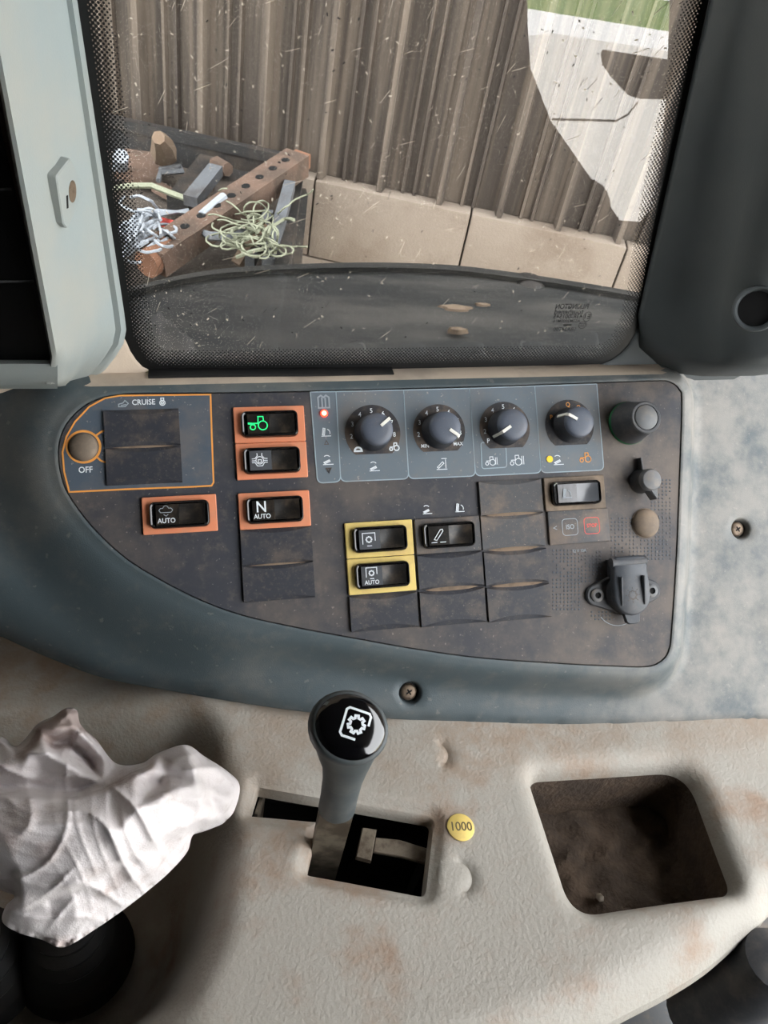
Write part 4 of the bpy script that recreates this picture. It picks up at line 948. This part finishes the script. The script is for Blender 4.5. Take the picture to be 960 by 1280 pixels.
# right pillar
ysr = [-220, -100, 0, 100, 200, 300, 350, 380, 395, 404, 412, 420]
rows = []
for k, y in enumerate(ysr):
    xl_ = np.interp(y, [-220, 0, 215, 395, 420], [930, 889, 840, 799, 801]); g = gz(xl_, y)
    bl = np.interp(y, [-220, 395], [.03, .03])
    cols = [(xl_ - 2, g - .0005), (xl_, g - .004), (xl_ + 6, g - .008), (xl_ + 40, g - .016), (xl_ + 76, g - .028), (xl_ + 100, g - .042), (xl_ + 116, g - .052), (xl_ + 140, g - .060), (xl_ + 190, g - .066), (xl_ + 215, g - .04)]
    yy = [y + max(0, (y - 380) / 40) * d_ for d_ in (0, 0, 3, 16, 24, 26, 27, 27, 26, 24)]
    rows.append([C0 + ray(x, v_) * z for (x, z), v_ in zip(cols, yy)])
last = rows[-1]; rows.append([p + to_world((0, .004, .010)) for p in last]); rows.append([p + to_world((0, .003, .05)) for p in last])
trr = tag(obj('trim_3', loft('trim_3', [r_[::-1] for r_ in rows], None, 60), 'pillar_r'), kind='structure', label='dark grey pillar trim right of the window')
# round hole in it
hp = C0 + ray(946, 386) * (gz(799, 386) - .0700)
hz = nrm(C0 - hp + to_world((.05, 0, 0)))
HF = Frame(hp, nrm(to_world((1, 0, 0)) - to_world((1, 0, 0)).dot(hz) * hz), np.zeros(3), hz); HF.ey = np.cross(HF.ez, HF.ex)
t = thing('pillar_socket', 'round dark hole in the right pillar trim', 'hole', HF.M())
obj('rim', mesh('rim', *stack([(circ(.0136, 36), -.002), (circ(.0128, 36), .0003), (circ(.0118, 36), .0002), (circ(.0108, 36), -.0012), (circ(.0100, 36), -.004)], False, True)), 'pillar_r', t)
obj('bore', mesh('bore', *lathe([(.0102, -.005), (.0102, -.0028)], 36)), 'void', t)

# ------------------------------------------------------------------ outside: fender, tray of scrap, van
far_px = [(-80, 420), (60, 385), (160, 360), (230, 343), (310, 333), (450, 328), (560, 331), (640, 340), (720, 352), (800, 366), (900, 388), (1000, 420)]
fp = spline(far_px, 25, False); rows = []
for x, y in fp:
    P = hpt(x, y, .40); a_ = np.array([P[0], GLS.o[1] + .06 - .02, P[2]])
    near = np.array([P[0] * .6, .52, CAM_Z - .47]); c = [near + (0, 0, -.05), near, near * .66 + P * .34 + (0, 0, .022), near * .33 + P * .67 + (0, 0, .020), P * .94 + near * .06 + (0, 0, .002), P * .93 + near * .07 + (0, 0, .010), P, P + (0, .006, -.03), P + (0, .004, -.25)]
    rows.append(c)
tag(obj('wheel_fender', mesh('wheel_fender', *grid_mesh(rows), ang=50), 'fender'), 'dusty dark grey curved wheel fender outside the window', 'fender')
q = hpt(655, 345, .405); tag(obj('fender_bolt', mesh('fender_bolt', *lathe([(.022, 0), (.022, .006), (.016, .012), (.003, .015)], 16)), 'black_steel', None, T((q[0], q[1] - .02, q[2] - .005))), 'dark bolt cap on the far fender edge', 'bolt')

mrows = []
for k, (mx_, my_) in enumerate(((570, 385), (603, 381), (572, 412))):
    c_ = None
    for below in np.arange(.36, .48, .006):           # find the fender surface along the line of sight
        p_ = hpt(mx_, my_, below); best = min((abs(p_[0] - q_[0]) + abs(p_[1] - q_[1]), q_[2]) for r_ in rows for q_ in r_[1:7])
        if c_ is None and p_[2] <= best[1] + .006: c_ = p_
    c_ = hpt(mx_, my_, .43) if c_ is None else c_
    rr0 = (.013, .006, .007)[k]
    ring_ = [[(c_[0] + rr0 * f_ * (1 + .35 * math.sin(5 * w + k)) * math.cos(w) * 1.5, c_[1] + rr0 * f_ * math.sin(w) * .6, c_[2] + z_) for w in np.linspace(0, 2 * math.pi, 18, endpoint=False)] for f_, z_ in ((1, -.004), (.8, .0015), (.3, .0025))]
    tag(obj('mud_splash', mesh('mud_splash', *stack(ring_)), 'dust'), ('large dried mud splash on the wheel fender', 'small dried mud splash right of the large one on the fender', 'dried mud splash on the fender nearest the window sill')[k], 'mud', 'mud on the fender')
TB = .84
A_, B_, C_, D_ = hpt(-140, 90, TB), hpt(375, 203, TB), hpt(350, 345, TB), hpt(-140, 300, TB)
tr = thing('scrap_trailer', 'low dark steel trailer loaded with scrap beside the shed', 'trailer', T((float(B_[0]), float(B_[1]), 0)))
o3 = np.array([B_[0], B_[1], 0]); lo3 = lambda p: np.array(p) - o3
def ext(p, z): return np.array([p[0], p[1], z])
E_ = C_ + (C_ - B_) * .6; G_ = A_ + (E_ - B_)
zf = CAM_Z - .93
obj('bed', mesh('bed', *stack([[lo3(ext(p, zf - .04)) for p in (A_, G_, E_, B_)], [lo3(ext(p, zf)) for p in (A_, G_, E_, B_)]]), smooth=False), 'tray_floor', tr)
for p, q in ((A_, B_), (B_, E_)):
    obj('side_board', mesh('side_board', *bar(lo3((p[0], p[1], zf - .02)), lo3((q[0], q[1], zf - .02)), .02, .2), smooth=False), 'black_steel', tr); obj('rim', mesh('rim', *bar(lo3(p), lo3(q), .035, .03), smooth=False), 'black_steel', tr)
for p in (A_, B_, E_, G_): obj('leg', mesh('leg', *bar(lo3((p[0], p[1], 0)), lo3((p[0], p[1], zf)), .06, .06, (0, 1, 0)), smooth=False), 'black_steel', tr)
def scrap(name, label, cat, vf, m, z=None, grp='scrap on the trailer'): return tag(obj(name, mesh(name, *vf), m), label, cat, grp)
S_ = lambda px, py, b=.95: hpt(px, py, b - .06)
# rusty perforated beam
a, b = S_(190, 326, .91), S_(372, 203, .825)
t = thing('rusty_beam', 'long rusty perforated steel beam lying across the trailer', 'beam', T(tuple(a)), 'scrap on the trailer')
obj('bar', mesh('bar', *bar((0, 0, 0), b - a, .075, .06), smooth=False), 'rust', t)
tdir = nrm(b - a); L_ = np.linalg.norm(b - a); sd = nrm(np.cross(tdir, (0, 0, 1))); upv = np.cross(sd, tdir)
for k in range(9):
    c = tdir * L_ * (.1 + .1 * k) + upv * .030; obj('hole', mesh('hole', *stack([[c + sd * .011 * math.cos(w) + tdir * .013 * math.sin(w) + upv * dz for w in np.linspace(0, 6.28, 10, endpoint=False)] for dz in (-.002, .0015)])), 'void', t)
obj('bent_end', mesh('bent_end', *tube([tdir * -.02, tdir * .03, tdir * .06], .034, 10)), 'rust_tip', t); obj('tip', mesh('tip', *bar(tdir * (L_ - .02), tdir * (L_ + .03), .05, .04), smooth=False), 'rust_tip', t)
scrap('steel_bar', 'grey steel bar slanting across the middle of the scrap', 'bar', bar(S_(238, 252, .90), S_(270, 212, .87), .04, .03), 'grey_steel')
scrap('black_bar', 'short black bar beside the slanted grey steel bar', 'bar', bar(S_(222, 258, .95), S_(262, 205, .93), .06, .05), 'black_steel')
scrap('grey_strut', 'grey strut leaning at the right side of the trailer', 'bar', bar(S_(335, 330, .90), S_(362, 232, .845), .03, .03), 'grey_steel')
scrap('grey_strut', 'second grey strut leaning left of the other strut', 'bar', bar(S_(312, 330, .93), S_(336, 268, .88), .025, .03), 'grey_steel')
scrap('timber_stick', 'pale timber stick standing by the green twine', 'timber', bar(S_(298, 332, .95), S_(330, 280, .86), .03, .03), 'timber')
scrap('steel_plate', 'rusty brown plate lying at the back of the trailer', 'plate', bar(S_(150, 205, .955), S_(205, 212, .955), .22, .02), 'rust')
scrap('steel_plate', 'dark plate lying under the slanted bars', 'plate', bar(S_(270, 232, .955), S_(330, 240, .955), .25, .02), 'black_steel')
scrap('wire_frame', 'grey bent wire frame at the back of the scrap', 'wire', tube([S_(198, 226, .93), S_(200, 216, .92), S_(228, 214, .92), S_(226, 208, .92), S_(200, 212, .92)], .008, 6), 'grey_steel')
scrap('white_post', 'short white post at the left window edge', 'post', tube([S_(150, 212, .95), S_(151, 195, .89)], .022, 10), 'twine_white')
scrap('old_stump', 'brown weathered stump leaning on the trailer back rim', 'stump', tube([S_(205, 192, .90), S_(203, 180, .84), S_(198, 172, .80)], [.04, .03, .018], 7), 'timber')
scrap('red_rod', 'short red rod beside the white twine bundle', 'rod', tube([S_(196, 276, .92), S_(220, 282, .91)], .012, 8), 'red_print')
scrap('rusty_lump', 'small rusty lump behind the slanted bars', 'lump', tube([S_(270, 208, .92), S_(285, 212, .91)], [.03, .02], 7), 'rust')
scrap('white_tube', 'thin white tube lying over the rusty beam', 'tube', tube([S_(252, 270, .86), S_(268, 256, .85), S_(280, 246, .84)], .012, 8), 'twine_white')
pl = S_(150, 225)
tw = tube([S_(140, 236, .92), S_(165, 232, .915), S_(190, 232, .91), S_(210, 240, .91), S_(232, 248, .91)], .008, 6)
scrap('loose_twine', 'single pale twine strand across the left of the scrap', 'twine', tw, 'twine_green')
rnd = random.Random(4)
def strand(x, y, n, step, box_, b0, amp=.03, r_=.0035):
    cx, cy = (box_[0] + box_[2]) / 2, (box_[1] + box_[3]) / 2; rx, ry = (box_[2] - box_[0]) / 2, (box_[3] - box_[1]) / 2
    a_ = rnd.uniform(0, 6.28); P = []; ph = rnd.uniform(0, 6); turn = rnd.uniform(-.25, .25)
    for k_ in range(n):
        P.append(S_(x, y, b0 - amp * abs(math.sin(k_ * .35 + ph)))); a_ += turn + rnd.uniform(-.3, .3)
        if math.hypot((x - cx) / rx, (y - cy) / ry) > 1: a_ += .5 * math.sin(math.atan2(cy - y, cx - x) - a_)
        x += step * math.cos(a_); y += .7 * step * math.sin(a_)
    return tube(spline(P, .012, False), r_, 5)
parts = []
for k in range(26):
    x0, y0 = rnd.uniform(140, 185), rnd.uniform(292, 322); parts.append(tube([S_(x0, y0, .93), S_(x0 + 14, y0 - 12 + rnd.uniform(-3, 3), .88), S_(x0 + 26, y0 - 20 + rnd.uniform(-4, 4), .87), S_(x0 + 36, y0 - 22 + rnd.uniform(-8, 8), .90)], .0045, 5))
for k in range(16): parts.append(strand(rnd.uniform(155, 205), rnd.uniform(262, 300), 14, 5, (145, 262, 215, 318), .90, .05, .0036))
for k in range(5): parts.append(tube([S_(172, 262 + 2 * k, .89), S_(200, 263 + 1.5 * k, .88), S_(235, 266 - k, .89)], .0045, 5))
scrap('twine_bundle', 'tangled bundle of white baler twine at the left of the trailer', 'twine', join(*parts), 'twine_white')
parts = []
for k in range(20): parts.append(strand(rnd.uniform(290, 345), rnd.uniform(268, 318), 18, 6, (282, 262, 352, 322), .87, .05, .0022))
for k in range(5): parts.append(strand(rnd.uniform(300, 340), rnd.uniform(280, 318), 9, 6, (300, 275, 350, 325), .86, .03, .0045))
for k in range(5): parts.append(tube([S_(284 + 3 * k, 305 + k, .86), S_(306 + 2 * k, 292, .85), S_(326, 278 + k, .84), S_(336 + 2 * k, 300 + 4 * k, .86)], .005, 5))
scrap('twine_tangle', 'tangle of pale green twine hanging over the rusty beam', 'twine', join(*parts), 'twine_green')
parts = []
for k in range(6): parts.append(tube([S_(240 + 3 * k, 284 + 2 * k, .88), S_(262, 291 + 1.6 * k, .865), S_(288, 293 + 1.4 * k, .86), S_(312, 284 + k, .86)], .004, 5))
scrap('twine_loop', 'grey twine loop lying across the rusty beam', 'twine', join(*parts), 'grey_steel')

OFF = [(165, 224, .4, .07, 'tray_floor', 'brown flat offcut near the short white post'), (235, 190, .2, .09, 'timber', 'short timber offcut right of the weathered stump'), (215, 244, 2.4, .06, 'rust', 'rusty offcut beside the pale twine strand'),
       (305, 222, 2.9, .08, 'black_steel', 'black offcut under the upper end of the rusty beam'), (178, 204, 1.2, .05, 'black_steel', 'small black block left of the weathered stump'), (225, 300, .7, .06, 'grey_steel', 'grey offcut between white twine and rusty beam'),
       (255, 225, 2.0, .05, 'timber', 'small pale wood chip behind the slanted grey bar'), (285, 245, .5, .07, 'tray_floor', 'earth-brown offcut touching the back of the rusty beam')]
for px_, py_, a_, l_, m_, lb in OFF:
    c_ = S_(px_, py_, .965); d3 = np.array([math.cos(a_), math.sin(a_), .1]) * l_
    scrap('scrap_piece', lb, 'scrap', bar(c_ - d3, c_ + d3, rnd.uniform(.03, .06), .02), m_)

# white van parked on the far side of the tractor (the window mirrors it)
VAN_Y = -6.0
def vb(px, py):
    d = ray(px, py); p = GLS.at(px, py); d2 = d - 2 * d.dot(GLS.ez) * GLS.ez; q_ = p + d2 * ((VAN_Y - p[1]) / d2[1]); return q_[0], q_[2]
x0, zt = vb(655, 40); x1, zb = vb(985, 330)
van = thing('white_van', 'white van mirrored faintly in the upper right of the window', 'van', T((x0, VAN_Y, 0)))
ztop = vb(720, 46)[1]; W_ = x1 - x0 + 1.2
v, f = stack([[(0, 0, .35), (W_, 0, .35), (W_, 0, ztop), (.25, 0, ztop), (0, 0, ztop - .05)], [(0, -2, .35), (W_, -2, .35), (W_, -2, ztop), (.25, -2, ztop), (0, -2, ztop - .05)]])
obj('body', mesh('body', v, f, smooth=False), 'van_white', van)
wp = [vb(*p) for p in ((755, 55), (751, 66), (753, 80), (765, 97), (785, 118), (800, 123), (930, 125), (930, 20), (800, 38))]
wp = [(x - x0, min(z, ztop - .06)) for x, z in wp]
obj('side_window', mesh('side_window', *stack([[(x, .004, z) for x, z in wp], [(x, -.02, z) for x, z in wp]]), smooth=False), 'van_glass', van)
cl_ = [vb(*p) for p in ((690, 149), (740, 150), (770, 151), (785, 143), (797, 128))]
obj('trim_line', mesh('trim_line', *tube([(x - x0, -.004, z) for x, z in cl_], .010, 6)), 'cab_grey', van)
for xx in (.9, W_ - .9): obj('wheel', mesh('wheel', *tube([(xx, .03, .35), (xx, -.22, .35)], .35, 24)), 'tyre', van)
